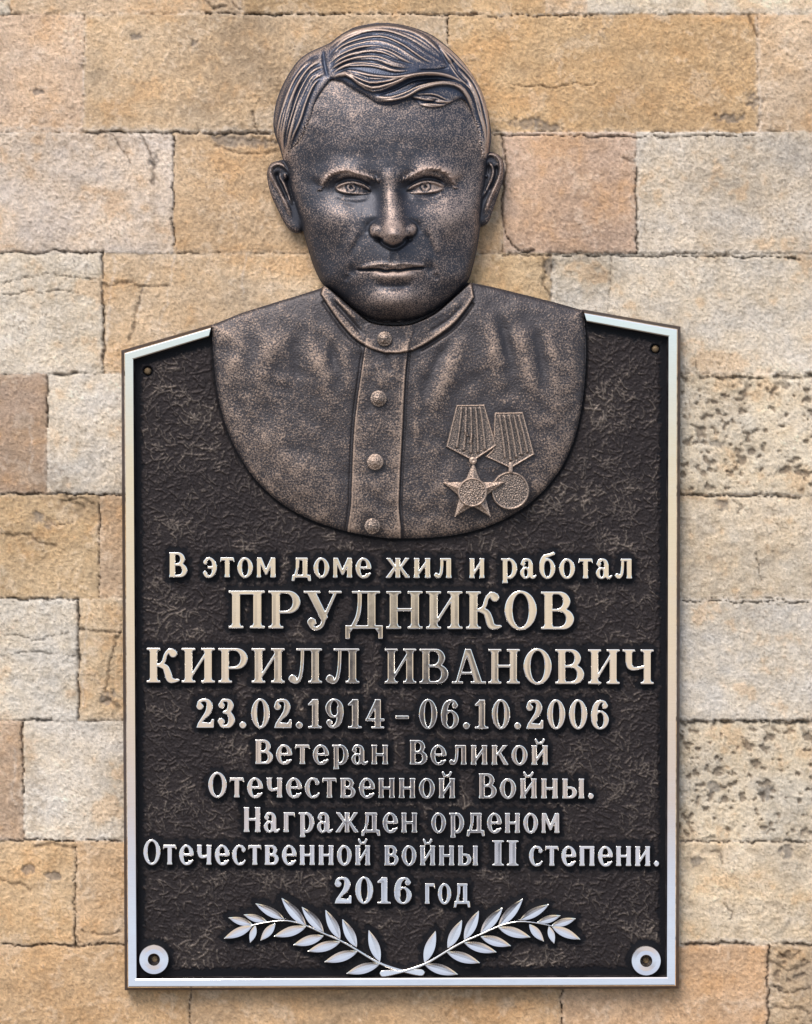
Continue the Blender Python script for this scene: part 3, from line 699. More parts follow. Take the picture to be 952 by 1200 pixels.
LO = {
 'В': (0.84, g_U(flare(.08, 0, 1, .22), bowl(.2, .46, 1.0, .72, .19, .085), bowl(.2, 0, .55, .82, .21, .085))),
 'О': (0.84, g_ring(.42, .5, .405, .52, .19, .085)),
 'Н': (0.84, g_U(flare(.06, 0, 1, .2), flare(.58, 0, 1, .2), g_box(.2, .46, .66, .56))),
 'о': (0.74, o_lc),
 'т': (0.66, g_U(flare(.23, 0, xh, LW, False), arm(.03, .62, xh))),
 'э': (0.64, g_U(g_I(g_ring(.26, .39, .345, .415, .195, .09), g_U(g_box(.12, -1, 2, 2), g_box(-1, 2, -2, 2))), g_curve([(.08, .6), (.13, .70), (.24, .755)], [.06, .06, .05]), g_curve([(.05, .16), (.12, .06), (.24, .03)], [.055, .06, .05]), g_box(.2, .35, .5, .445), g_dot(.085, .6, .085), g_dot(.07, .17, .085))),
 'м': (0.92, g_U(flare(.05, 0, xh, .15, False, True, .025), flare(.67, 0, xh, .20, False, True, .02), g_poly((.07, xh), (.25, xh), (.50, .22), (.43, .10)), g_poly((.85, xh), (.68, xh), (.40, .22), (.43, .10), (.50, .12)))),
 'д': (0.86, g_U(g_box(.08, 0, .80, .11), g_poly((.0, -.14), (.12, -.14), (.17, .02), (.25, .1), (.04, .1)), g_poly((.87, -.14), (.75, -.14), (.70, .02), (.62, .1), (.84, .1)), g_box(.50, .05, .70, xh), g_poly((.20, xh), (.34, xh), (.32, .4), (.22, .06), (.1, .06), (.19, .35)), g_box(.18, xh - .1, .72, xh))),
 'е': (0.72, g_U(g_D(g_ring(.36, .39, .345, .415, .195, .085), g_box(.38, .17, .9, .36)), g_box(.2, .36, .69, .445), g_curve([(.36, .03), (.52, .06), (.66, .17)], [.055, .055, .035]))),
 'ж': (1.08, g_U(flare(.445, 0, xh, .18, True, True, .015), g_poly((.02, xh), (.22, xh), (.47, .42), (.40, .36)), g_poly((1.05, xh), (.85, xh), (.60, .42), (.67, .36)), g_poly((.0, 0), (.21, 0), (.47, .40), (.41, .50)), g_poly((1.07, 0), (.86, 0), (.60, .40), (.66, .50)), g_box(.38, .36, .69, .46))),
 'и': (0.80, g_U(flare(.06, 0, xh, LW), flare(.54, 0, xh, LW), g_poly((.22, .08), (.22, .24), (.58, xh - .08), (.58, xh - .26)))),
 'л': (0.80, g_U(flare(.54, 0, xh, LW, False), g_box(.26, xh - .1, .72, xh), g_curve([(.335, xh - .08), (.33, .45), (.29, .17), (.19, .06), (.08, .09)], [.055, .055, .06, .065, .05]), g_dot(.10, .115, .095))),
 'р': (0.74, g_U(flare(.10, -.2, xh, LW, False), g_D(g_ell(.39, .39, .335, .415), g_ell(.36, .39, .16, .315), g_box(-1, -1, .15, 2)), g_poly((.02, xh), (.02, xh - .07), (.12, xh - .12), (.25, xh - .05), (.25, xh)))),
 'а': (0.74, g_U(g_curve([(.10, .60), (.16, .72), (.32, .755), (.44, .69), (.47, .55)], [.05, .055, .05, .07, .09]), g_dot(.135, .585, .095), g_box(.385, .1, .565, .58), g_ring(.26, .215, .245, .235, .16, .075), g_curve([(.47, .16), (.53, .05), (.63, .045), (.71, .11)], [.085, .065, .05, .03]))),
 'б': (0.76, g_U(o_lc, g_curve([(.115, .4), (.12, .66), (.22, .86), (.42, .925), (.62, .985)], [.095, .095, .08, .06, .055]), g_dot(.635, 1.0, .065))),
 'н': (0.80, g_U(flare(.06, 0, xh, LW), flare(.54, 0, xh, LW), g_box(.2, .35, .6, .45))),
 'в': (0.74, g_U(flare(.06, 0, xh, LW), bowl(.2, .37, xh, .62, .17, .085), bowl(.2, 0, .45, .70, .18, .085))),
 'к': (0.78, g_U(flare(.06, 0, xh, LW), g_poly((.53, xh), (.72, xh), (.38, .42), (.23, .36), (.27, .46)), g_poly((.56, 0), (.78, 0), (.45, .48), (.32, .43)))),
 'й': (0.80, g_U(flare(.06, 0, xh, LW), flare(.54, 0, xh, LW), g_poly((.22, .08), (.22, .24), (.58, xh - .08), (.58, xh - .26)), g_curve([(.22, 1.03), (.28, .92), (.39, .89), (.50, .92), (.57, 1.03)], [.05, .05, .04, .05, .05]))),
 'с': (0.66, g_U(g_I(g_ring(.36, .39, .345, .415, .195, .085), g_U(g_box(-1, -1, .44, 2), g_box(9, 9, 8, 8))), g_curve([(.40, .755), (.52, .72), (.58, .62)], [.05, .055, .06]), g_dot(.56, .6, .09), g_curve([(.40, .03), (.52, .06), (.63, .17)], [.05, .055, .035]))),
 'ч': (0.78, g_U(flare(.52, 0, xh, LW), flare(.06, .5, xh, LW, True, False), g_curve([(.15, .52), (.19, .37), (.33, .31), (.6, .37)], [.09, .08, .055, .05]))),
 'ы': (1.02, g_U(flare(.06, 0, xh, LW), bowl(.2, 0, .48, .66, .18, .085), flare(.77, 0, xh, LW))),
 'г': (0.62, g_U(flare(.08, 0, xh, LW, False), g_poly((.06, xh), (.56, xh), (.585, xh - .22), (.51, xh - .12), (.1, xh - .12)))),
 'п': (0.80, g_U(flare(.06, 0, xh, LW), flare(.54, 0, xh, LW), g_box(.1, xh - .11, .7, xh))),
 '.': (0.30, g_dot(.14, .10, .115)),
}
TRACK = 0.12
# lines: (script, cap top, baseline at the left word, [(word, x0, x1), ...]); baselines fall very slightly to the right
SLOPE = 0.0032
LINES = [
 ('lo', 29, 676.3, 'smaller first line of the raised lettering', [('В', 197, 220), ('этом', 238.5, 324), ('доме', 342, 435.5), ('жил', 452, 530.5), ('и', 549.5, 569), ('работал', 587, 742)]),
 ('up', 44, 736.0, 'tallest line, the surname in capitals', [('ПРУДНИКОВ', 268, 674)]),
 ('up', 40.5, 800.0, 'widest line of tall capitals', [('КИРИЛЛ', 172, 421.5), ('ИВАНОВИЧ', 451, 766)]),
 ('dg', 34, 852.8, 'line of dates in raised figures', [('23.02.1914', 229.5, 451), ('–', 463, 480), ('06.10.2006', 491, 714)]),
 ('lo', 28.5, 895.0, None, [('Ветеран', 298, 456), ('Великой', 479, 643.5)]),
 ('lo', 29, 934.3, None, [('Отечественной', 244, 534.5), ('Войны.', 560, 697)]),
 ('lo', 29, 974.8, None, [('Награжден', 285, 490), ('орденом', 505.5, 656.5)]),
 ('lo', 29, 1013.3, None, [('Отечественной', 168, 435), ('войны', 450, 561), ('=II', 577, 608), ('степени.', 620, 773.5)]),
 ('dg', 31, 1058.3, 'short last line with the year', [('2016', 391.5, 483), ('@год', 497, 551)]),
]
halo_pts = []
def bevel_top(dist, top, base, kind='flat'):
    """polished face with a raised bright arris and a steep flank"""
    return base + (top - base) * sstep(-0.2, 1.0, dist) ** 0.6

def build_lines():
    st = 0.44
    for script, cap, base, lab, words in LINES:
        parts = []
        for word, x0, x1 in words:
            table = {'lo': LO, 'up': UP, 'dg': DG}[script]
            ch, ccap = cap, cap
            if word[0] == '=': table, word = UP, word[1:]; ch = 29.5
            if word[0] == '@': table, word = LO, word[1:]; ch = 30
            adv = [table[c][0] for c in word]
            tr = TRACK if table is not UP else 0.10
            tot = sum(adv) + tr * (len(word) - 1)
            sx = (x1 - x0) / tot; sy = ch
            pen = x0
            for c, a in zip(word, adv):
                bl = base + SLOPE * (pen - 190)
                F = Field(pen - 4, bl - 1.18 * sy, pen + a * sx + 4, bl + .34 * sy, st)
                gx = (F.X - pen) / sx; gy = (bl - F.Y) / sy
                f = table[c][1](gx, gy)
                # true distances from the outline
                A = f > 0
                e = []
                for dj, di in ((0, 1), (1, 0)):
                    a_ = f[:f.shape[0] - dj, :f.shape[1] - di]; b_ = f[dj:, di:]
                    j, i = np.nonzero((a_ > 0) != (b_ > 0))
                    t = a_[j, i] / (a_[j, i] - b_[j, i] + 1e-12)
                    e.append(np.stack([F.x0 + (i + t * di) * st, F.y0 + (j + t * dj) * st], 1))
                e = np.concatenate(e)
                if not len(e): pen += (a + tr) * sx; continue
                halo_pts.append(e)
                near = np.abs(f) < 0.25
                dist = np.full(f.shape, 4.0)
                
                jj, ii = np.nonzero(near)
                q = np.hypot(F.X[jj, ii][:, None] - e[None, :, 0], F.Y[jj, ii][:, None] - e[None, :, 1]).min(1)
                dist[jj, ii] = q
                sd = np.where(A, dist, -np.minimum(dist, 2))
                sd = blur(sd, 0.45) + 0.85
                # crisp outline, softly crowned face, narrow bevel
                H = H_PANEL + 4 + (H_TEXT - H_PANEL - 4) * sstep(-0.55, 0.8, sd)
                H = H - 0.22 * np.clip(1.2 - sd, 0, 1.2) - 0.004 * np.minimum(np.maximum(sd - 1.3, 0), 4)
                parts.append(clip_field(F, sd, H, H_PANEL - 2, {}, level=True))
                pen += (a + tr) * sx
        V, q, p, at = merge(parts)
        o = make_mesh('inscription_line', V, q, p, M_polish, plaque)
        if lab: o['label'] = lab
build_lines()

# ---- frame: a bevelled border running round the plate and stopping at the shoulders
def build_frame():
    path = [(248.5, 379.6), (141.6, 410.2), (145.6, 1161.6), (796.4, 1159.6), (798.4, 382.2), (683.5, 362.0)]
    P = np.array(path, float)
    prof = [(0.0, 0.5), (0.0, 13.0), (1.2, 16.5), (4.2, H_FRAME - 1.6), (5.2, H_FRAME - 0.2), (6.2, H_FRAME), (13.4, H_FRAME), (14.6, H_FRAME - 0.7), (15.6, H_PANEL + 3), (16.2, H_PANEL - 2)]
    m = len(P); d = P[1:] - P[:-1]; d /= np.hypot(*d.T)[:, None]
    nrm = np.stack([d[:, 1], -d[:, 0]], 1)                 # inward for this running direction
    mid = np.array([470, 800.])
    if np.dot(nrm[1], mid - P[1]) < 0: nrm = -nrm
    V, quads = [], []
    for k in range(m):
        if k == 0: off = np.array([-0.25, 1.0])
        elif k == m - 1: off = np.array([0.30, 1.0])
        else:
            b = nrm[k - 1] + nrm[k]; off = b / (np.dot(b, nrm[k]))
        for (u, h) in prof:
            q = P[k] + off * u
            V.append(W(q[0], q[1], h, (BASE_PX, BASE_PY)))
    n = len(prof)
    for k in range(m - 1):
        for j in range(n - 1):
            quads.append([k * n + j, k * n + j + 1, (k + 1) * n + j + 1, (k + 1) * n + j])
    polys = [list(range(n)), list(range((m - 1) * n, m * n))[::-1]]
    # which way round: face the viewer
    a, b, c = (np.array(V[i]) for i in (quads[n + 5][0], quads[n + 5][1], quads[n + 5][2]))
    if np.cross(b - a, c - b)[1] > 0:
        quads = [q[::-1] for q in quads]; polys = [p[::-1] for p in polys]
    o = make_mesh('frame', np.array(V), np.array(quads), polys, M_polish, plaque, smooth=False)
    o.data.materials.append(M_side)
    mi = np.zeros(len(o.data.polygons), np.int32)
    for k in range(m - 1):
        for j in (0, 1, 2, 7, 8): mi[k * (n - 1) + j] = 1
    mi[-2:] = 1
    o.data.polygons.foreach_set('material_index', mi)
build_frame()

# ---- laurel sprigs
def laurel(mirror):
    def mx(p): return (2 * 471.5 - p[0], p[1] + 1.0) if mirror else p
    leaves = [((296, 1083.5), (268, 1075.5), 10), ((312.8, 1080), (285.8, 1072), 9.5), ((333.4, 1077.4), (299.5, 1059), 11.5), ((358.7, 1084.7), (330.2, 1052.6), 13), ((379.3, 1092), (353.9, 1063), 13),
              ((398.6, 1100.4), (381.7, 1066.6), 13), ((418, 1110), (401.5, 1077.4), 13), ((445.2, 1127), (432.4, 1090.3), 13), ((296, 1085), (262.8, 1100), 11.5), ((299.5, 1084.7), (293.5, 1104.7), 8.5),
              ((322.5, 1082.3), (305.6, 1102.3), 10.5), ((358.7, 1086), (321.3, 1097.5), 12.5), ((379.3, 1096.8), (344.2, 1107.6), 12.5), ((398.6, 1104), (361, 1115), 12.5), ((419, 1115), (380.5, 1127.5), 13), ((445.2, 1129.4), (406.3, 1141), 13)]
    stem = [mx(p) for p in [(294, 1084.6), (315, 1080.5), (333, 1079), (346, 1080.8), (358.7, 1084.7), (380.5, 1094.4), (399.8, 1102.8), (419, 1113.7), (443.3, 1128), (467.5, 1136.6), (482, 1139), (494, 1140)]]
    P = spline(stem, 6, closed=False)
    F = Field(P[:, 0].min() - 6, P[:, 1].min() - 6, P[:, 0].max() + 6, P[:, 1].max() + 6, 0.55)
    d, t = line_dt(F.X, F.Y, P)
    w = 1.5 + 1.0 * t + 2.2 * sstep(0.88, 1.0, t)
    sd = w - d
    lift = 0.6 if mirror else 0.0
    H = H_PANEL + 3 + (H_TEXT - H_PANEL - 3 + lift) * sstep(0, 1.0, sd) ** 0.8
    root = field_obj('laurel_sprig', F, sd, H, H_PANEL - 2, M_polish, plaque, level=True)
    root['label'] = 'right laurel sprig' if mirror else 'left laurel sprig'
    halo_pts.append(P)
    for (b, tip, wd) in leaves:
        b, tip = np.array(mx(b)), np.array(mx(tip))
        ax_ = tip - b; L = np.hypot(*ax_); u = ax_ / L; v = np.array([-u[1], u[0]])
        n = 16; cols = [-1, -.90, -.45, 0, .45, .90, 1]
        hh = [H_PANEL - 2, H_TEXT - 0.05, H_TEXT + .02, H_TEXT + .05, H_TEXT + .02, H_TEXT - .05, H_PANEL - 2]
        V = []
        for k in range(n + 1):
            s = k / n
            half = wd / 2 * max(0.06, (np.sin(pi * s ** 0.92) ** 0.85) * (1.0 if s < .5 else 1 - 0.12 * (s - .5)))
            for c, h in zip(cols, hh):
                q = b + u * L * s + v * half * c
                V.append(W(q[0], q[1], h, (BASE_PX, BASE_PY)))
                if abs(c) == 1: halo_pts.append(np.array([q]))
        m = len(cols); quads = [[k * m + j, k * m + j + 1, (k + 1) * m + j + 1, (k + 1) * m + j] for k in range(n) for j in range(m - 1)]
        polys = [list(range(m)), list(range(n * m, n * m + m))[::-1]]
        a_, b_, c_ = (np.array(V[i]) for i in quads[8 * (m - 1) + 2][:3])
        if np.cross(b_ - a_, c_ - b_)[1] > 0: quads = [q[::-1] for q in quads]; polys = [p[::-1] for p in polys]
        make_mesh('leaf', np.array(V), np.array(quads), polys, M_polish, root, smooth=False)
laurel(False); laurel(True)

# ---- fixings
def lathe(name, cx, cy, prof, mat, parent, seg=40, smooth=True):
    V, q = [], []
    for (r_, h) in prof:
        for k in range(seg):
            a = 2 * pi * k / seg
            V.append(W(cx + r_ * cos(a), cy + r_ * sin(a), h, (BASE_PX, BASE_PY)))
    for j in range(len(prof) - 1):
        for k in range(seg):
            k2 = (k + 1) % seg
            q.append([j * seg + k, j * seg + k2, (j + 1) * seg + k2, (j + 1) * seg + k][::-1])
    polys = []
    if prof[-1][0] > 0: polys.append([(len(prof) - 1) * seg + k for k in range(seg)][::-1])
    a_, b_, c_ = (np.array(V[i]) for i in q[0][:3])
    return make_mesh(name, np.array(V), np.array(q), polys, mat, parent, smooth=smooth)
for cx, cy in ((180.5, 1124.5), (757.5, 1126)):
    ro = lathe('rosette', cx, cy, [(17.6, H_PANEL - 2), (17.5, H_TEXT - 0.9), (16.9, H_TEXT - 0.1), (12, H_TEXT), (7.2, H_TEXT - 0.1), (6.6, H_TEXT - .9), (6.4, H_PANEL - 1)], M_polish, plaque, 72, False)
    lathe('screw', cx + .3, cy + .2, [(4.2, H_PANEL - 3), (3.6, H_PANEL + 1.6), (2.2, H_PANEL + 2.6), (0.9, H_PANEL + 2.2), (0.4, H_PANEL + 1.9)], M_screw, ro, 24)
    a = np.linspace(0, 2 * pi, 60); halo_pts.append(np.stack([cx + 17.5 * np.cos(a), cy + 17.5 * np.sin(a)], 1))
SCREW = [(172.5, 434.5), (769, 408.5)]
for cx, cy in SCREW:
    lathe('screw', cx, cy, [(4.4, H_PANEL - 4), (3.9, H_PANEL + 0.6), (2.6, H_PANEL + 1.6), (0.5, H_PANEL + 1.8)], M_screw, plaque, 24)

# ---- plate with its crackled ground
TUNIC_OUT = [(248, 381), (249.5, 405), (252.5, 440), (258, 475), (268, 508), (283, 538), (303, 566), (330, 590), (362, 608), (400, 621), (440, 629), (470, 631), (510, 629.5), (548, 624), (584, 612), (614, 595), (640, 572),
             (660, 545), (673, 515), (681, 482), (685.5, 445), (687, 405), (684, 363)]
def build_panel():
    F = Field(143, 360, 800, 1162, 0.95)
    sd = poly_sd(F.X, F.Y, OUT) - 3.0
    tun = poly_sd(F.X, F.Y, TUNIC_OUT + [(600, 340), (330, 340)])
    shp = F.X.shape
    # distance to raised work, on a coarse lattice
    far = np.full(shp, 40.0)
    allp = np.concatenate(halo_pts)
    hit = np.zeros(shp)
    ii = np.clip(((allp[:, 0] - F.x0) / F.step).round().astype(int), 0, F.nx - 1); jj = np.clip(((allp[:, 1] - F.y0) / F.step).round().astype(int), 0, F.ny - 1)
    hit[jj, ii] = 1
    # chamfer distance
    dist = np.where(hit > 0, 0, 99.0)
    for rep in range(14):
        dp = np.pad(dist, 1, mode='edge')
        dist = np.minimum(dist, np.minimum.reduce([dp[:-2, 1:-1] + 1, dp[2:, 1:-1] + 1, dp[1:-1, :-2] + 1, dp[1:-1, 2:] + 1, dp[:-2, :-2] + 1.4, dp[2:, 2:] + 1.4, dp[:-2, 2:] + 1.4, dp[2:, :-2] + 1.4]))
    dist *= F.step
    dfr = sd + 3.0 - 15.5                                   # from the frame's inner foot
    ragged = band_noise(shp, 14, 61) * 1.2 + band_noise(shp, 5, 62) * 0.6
    halo = np.maximum(sstep(8.2, 5.4, dist + ragged), sstep(9.5, 6.0, dfr + ragged))  # smooth dark border; shade next to letters and frame is painted into it
    halo = np.maximum(halo, 0.9 * sstep(-5.0, -2.0, tun + ragged * .3))
    worm = np.zeros(shp)
    r = np.random.default_rng(77)
    n = 0
    dens = band_noise(shp, 120, 63)
    while n < 8600:
        px, py = r.uniform(160, 785), r.uniform(380, 1145)
        i = int((px - F.x0) / F.step); j = int((py - F.y0) / F.step)
        n += 1
        if halo[j, i] > 0.6 or tun[j, i] > 2: continue
        L = r.uniform(8, 21); a = r.uniform(0, 2 * pi)
        k = r.normal(0, .05)
        q = [(px, py)]
        m = max(3, int(L / 3.2))
        for s in range(m):
            a += k * 3 + r.normal(0, .22)
            q.append((q[-1][0] + cos(a) * L / m, q[-1][1] + sin(a) * L / m))
        # halt before raised work
        F.stroke(worm, q, r.uniform(0.85, 1.1), r.uniform(.55, 1.0), (0.12, 0.12), smooth=False, mode='max')
        if r.uniform() < 0.3 and m > 3:
            b0 = q[m // 2]; a2 = a + r.choice([-1, 1]) * r.uniform(.7, 1.3)
            F.stroke(worm, [b0, (b0[0] + cos(a2) * L * .4, b0[1] + sin(a2) * L * .4)], 1.1, .8, (0.0, 0.15), smooth=False, mode='max')
    for _ in range(7000):
        px, py = r.uniform(160, 785), r.uniform(380, 1145)
        if halo[int((py - F.y0) / F.step), int((px - F.x0) / F.step)] > 0.6 or tun[int((py - F.y0) / F.step), int((px - F.x0) / F.step)] > 2: continue
        a = r.uniform(0, 2 * pi); L = r.uniform(2.5, 6)
        F.stroke(worm, [(px, py), (px + cos(a) * L, py + sin(a) * L)], r.uniform(.8, 1.1), r.uniform(.25, .6), (0.1, 0.1), smooth=False, mode='max')
    worm *= (1 - halo)
    fine = band_noise(shp, 4.2, 64)
    mott = band_noise(shp, 12, 65)
    H = H_PANEL + 1.25 * worm + (fine * 0.14 + mott * 0.10) * (1 - 0.85 * halo) - 0.5 * halo
    for cx, cy in SCREW:
        rr = np.hypot(F.X - cx, F.Y - cy)
        H -= 3.2 * sstep(6.0, 4.8, rr); halo = np.maximum(halo, sstep(8.2, 6.4, rr)); worm *= sstep(4, 8, rr)
    wear_shade = np.clip(worm * (0.40 + 0.05 * dens) + 0.05 * mott + 0.02 + 0.06 * dens, 0, 1.2) * (1 - halo)
    o = field_obj('back_plate', F, sd, H, 0.5, M_panel, plaque, {'wear_shade': wear_shade, 'shade_halo': halo})
build_panel()

# ---- the bust: one sampled relief, cut into head, hair and tunic
HEAD = [(386, 51), (398, 42), (414, 33), (430, 29), (446, 27), (462, 28), (478, 31), (494, 36), (508, 42.5), (522, 53), (534, 64), (546, 77), (556, 92), (565, 109), (571, 128), (575, 148), (575.5, 165), (573, 182),
        (570, 210), (566, 240), (563, 265), (560, 288), (555, 310), (549, 328), (538, 341), (526, 352), (510, 364), (492, 372.5), (475, 376.5), (455, 377), (438, 375), (424, 368), (408, 355), (392, 342), (380, 334),
        (372, 322), (365, 304), (359, 284), (353, 262), (344, 235), (337, 205), (332, 188), (327.5, 172), (322.5, 158), (320.5, 142), (324, 120), (331, 101), (341, 83), (352, 69), (366, 60)]
EAR_L = [(336, 187), (326, 188), (317, 192), (313, 202), (314.5, 216), (318.5, 230), (326, 246), (333, 260), (340, 269), (348, 272), (355, 268), (356, 250), (350, 220), (344, 200)]
EAR_R = [(566, 184), (573, 178), (582, 179.5), (589, 186), (591.5, 199), (589, 214), (583, 231), (577, 248), (572, 260), (564, 264.5), (558, 262), (556, 245), (556, 215), (560, 196)]
HAIRP = [(386, 95), (371, 117), (365, 138), (357, 158), (349, 170), (338, 184), (333, 190), (318, 168), (314, 140), (320, 110), (336, 78), (350, 60), (378, 48), (400, 30), (446, 18), (490, 24), (530, 50), (560, 85),
         (580, 125), (583, 165), (574, 182), (566.5, 186), (563, 174), (559, 152), (553.5, 136), (549, 124), (541, 115), (527, 121.5), (511, 127), (495, 125.5), (482, 117.5), (462, 124), (444, 122.5), (428, 112), (412, 102.5), (401, 95), (391, 92.5)]

def build_head():
    F = Field(306, 18, 600, 384, 0.7)
    X, Y, shp = F.X, F.Y, F.X.shape
    hp = spline(HEAD, 5)
    sdh = poly_sd(X, Y, hp)
    sel = poly_sd(X, Y, spline(EAR_L, 5)); ser = poly_sd(X, Y, spline(EAR_R, 5))
    hr = poly_sd(X, Y, spline(HAIRP, 4))
    hr = hr + 0.9 * band_noise(shp, 7, 79, stretch=(1.0, 0.45)) * sstep(128, 150, Y)
    t = np.clip(sdh / (98 - 50 * sstep(305, 362, Y) * np.exp(-((X - 460) / 46) ** 2)), 0, 1)
    B = 17 + 43 * np.sqrt(np.maximum(1 - (1 - t) ** 2, 0))
    B = blur(B, 2.2 / F.step * 1.2)
    B += 5.0 * np.exp(-0.5 * (((X - 457) / 62) ** 2 + ((Y - 225) / 110) ** 2))
    H = B.copy()
    G = lambda *a, **k: F.gauss(H, *a, **k)
    # big masses
    G(430, 150, 30, 26, 2.6); G(490, 150, 30, 26, 2.6); G(457, 165, 60, 20, 1.2)
    G(372, 200, 12, 22, -3.0); G(546, 200, 12, 22, -3.0)
    G(391, 258, 22, 15, 5.2, 20); G(524, 256, 22, 15, 5.2, -20)
    G(386, 305, 17, 26, -5.0, -14); G(532, 303, 17, 26, -5.0, 14)
    G(391, 325, 10, 12, 1.2); G(526, 323, 10, 12, 1.2)
    # muzzle and chin
    G(459, 308, 34, 20, 8.0); G(460, 352, 27, 13, 9.0); G(460, 360, 16, 8, 2.0)
    # brow bones and sockets
    F.stroke(H, [(372, 216), (382, 205), (397, 198), (418, 200), (440, 207)], 11, 4.2, (.15, .35))
    F.stroke(H, [(474, 206), (490, 200), (508, 196), (524, 201), (536, 214)], 11, 4.2, (.35, .15))
    G(457, 206, 13, 13, 3.6)
    G(412, 220, 22, 9.5, -11.5, 6); G(499, 219, 22, 9.5, -11.5, -6)
    G(440, 225, 8, 11, -4.2); G(474, 224, 8, 11, -4.2)
    G(411, 238, 24, 7, -3.0, 8); G(502, 237, 24, 7, -3.0, -8)
    F.stroke(H, [(448, 196), (446.5, 210)], 2.2, -.5, (.3, .2)); F.stroke(H, [(463, 196), (464, 209)], 2.2, -.5, (.3, .2))
    # eyes
    eye_open = np.zeros(shp)
    for (ic, top, oc, bot, cx, cy) in (((435.5, 223.5), [(427, 217), (414, 213), (402, 214.5)], (393, 219.5), [(401, 224), (412, 226), (424, 225.8)], 412.3, 218.8),
                                       ((477, 223), [(486, 216.5), (499, 212), (512, 213.5)], (521, 218.5), [(512, 223.2), (500, 225.2), (488, 225.2)], 498.8, 218.0)):
        up_ = [ic] + top + [oc]; lo_ = [oc] + bot + [ic]
        poly = np.concatenate([spline(up_, 6, closed=False)[:-1], spline(lo_, 6, closed=False)[:-1]])
        sl = F.win(385, 200, 530, 240)
        se = poly_sd(X[sl], Y[sl], poly)
        x, y = X[sl] - cx, Y[sl] - cy
        lid = H[sl]
        ctr = float(F.sample(H, cx, cy))
        ball = ctr + 6.6 - 0.016 * x * x - 0.022 * y * y
        rr = np.hypot(x, y)
        iris = -0.8 * np.exp(-((rr - 6.0) / 0.9) ** 2) + 0.3 * np.exp(-((rr - 4.2) / 1.1) ** 2) - 2.0 * np.exp(-(rr / 2.0) ** 4) + 0.9 * np.exp(-((x - 1.3) ** 2 + (y + 1.5) ** 2) / 1.0)
        k = sstep(-0.6, 0.6, se)
        H[sl] = lid * (1 - k) + (ball + iris) * k
        eye_open[sl] = np.maximum(eye_open[sl], sstep(-3, 0, se)) - k * (1.5 * np.exp(-((rr - 6.0) / 1.0) ** 2) + 1.6 * np.exp(-(rr / 2.1) ** 4))
        F.stroke(H, [ic] + top + [oc], 1.7, 4.6, (.1, .1)); F.stroke(H, [oc] + bot + [ic], 1.6, 2.4, (.1, .15))
        s_ = np.array(spline(up_, 4, closed=False)) + np.array([0, -4.6]); F.stroke(H, s_, 1.5, -2.4, (.12, .12), smooth=False)
        s_ = np.array(spline(up_, 4, closed=False)) + np.array([0, -8.0]); F.stroke(H, s_, 2.8, 2.2, (.2, .15), smooth=False)
        s_ = np.array(spline(lo_, 4, closed=False)) + np.array([0, 6.0]); F.stroke(H, s_, 3.4, .8, (.1, .2), smooth=False)
        s_ = np.array(spline(lo_, 4, closed=False)) + np.array([0, 10.5]); F.stroke(H, s_, 2.6, -.6, (.1, .2), smooth=False)
    brow_w = np.zeros(shp)
    # eyebrows of short chased hairs
    r = np.random.default_rng(3)
    for pts, sgn in (([(375, 222), (381, 209.5), (391, 202), (404, 199.5), (421, 203), (437, 207.5), (448, 212)], 1), ([(468, 212), (480, 206.5), (493, 200.5), (507, 197.2), (519, 199), (528, 206), (534, 218)], -1)):
        F.stroke(H, pts, 5.2, 1.7, (.25, .4) if sgn > 0 else (.4, .25))
        F.stroke(brow_w, pts, 4.4, 0.34, (.15, .3) if sgn > 0 else (.3, .15))
        P = spline(pts, 30, closed=False)
        for k in list(range(6, len(P) - 6, 1)):
            d = P[min(k + 2, len(P) - 1)] - P[k]; d = d / (np.hypot(*d) + 1e-9)
            f = k / len(P); f = f if sgn < 0 else 1 - f
            lean = -1.1 + 1.2 * f
            a = math.atan2(-0.9, 0.0)
            nrm = np.array([d[1], -d[0]]); nrm = nrm if nrm[1] < 0 else -nrm
            out_ = d if sgn < 0 else -d
            q0 = P[k] - nrm * r.uniform(.8, 3.2) + r.normal(0, .6, 2); q1 = q0 + nrm * r.uniform(2.2, 4.2) + out_ * r.uniform(2.2, 4.6)
            F.stroke(H, [q0, q1], 0.75, r.uniform(.4, 1.1), (.1, .25), smooth=False)
    # nose
    n_out = [(448, 200), (449, 222), (447, 240), (443, 254), (434.5, 262), (432.8, 270), (436, 277), (444, 279), (451, 284.5), (461.5, 288.5), (471, 284.5), (477.5, 278.5), (485, 276.8), (489.5, 270), (487.5, 262), (480, 255), (474, 240), (469, 222), (466, 200)]
    sl = F.win(425, 190, 498, 296)
    sn = poly_sd(X[sl], Y[sl], spline(n_out, 5))
    x, y = X[sl], Y[sl]
    cxl = 457 + (y - 205) / 75 * 5.5
    prof = np.interp(y, [196, 212, 225, 240, 256, 268, 276, 284, 290], [0, 3.5, 8.0, 12.5, 17, 21, 21.5, 17, 12])
    wid = np.interp(y, [196, 215, 235, 255, 270, 290], [12, 9.0, 10.0, 12.5, 14.5, 15])
    ridge = prof * (0.60 * np.exp(-np.abs((x - cxl) / wid) ** 2.7 * 0.9) + 0.40 * np.exp(-np.abs((x - cxl) / (wid * 1.9)) ** 2.0))
    low = sstep(252, 262, y)
    ala = 9.5 * np.exp(-0.5 * (((x - 440.5) / 7.2) ** 2 + ((y - 269) / 7.2) ** 2)) + 9.5 * np.exp(-0.5 * (((x - 482.5) / 7.2) ** 2 + ((y - 268.5) / 7.2) ** 2))
    ala = 11.0 * np.sqrt(np.clip(1 - (1 - np.clip(sn / 10, 0, 1)) ** 2, 0, 1)) * sstep(252, 269, y)
    tip = 5.5 * np.exp(-0.5 * (((x - 462) / 8.0) ** 2 + ((y - 275.5) / 7) ** 2))
    nose = np.maximum(ridge, ala) * 0.75 + 0.25 * (ridge + ala) + tip
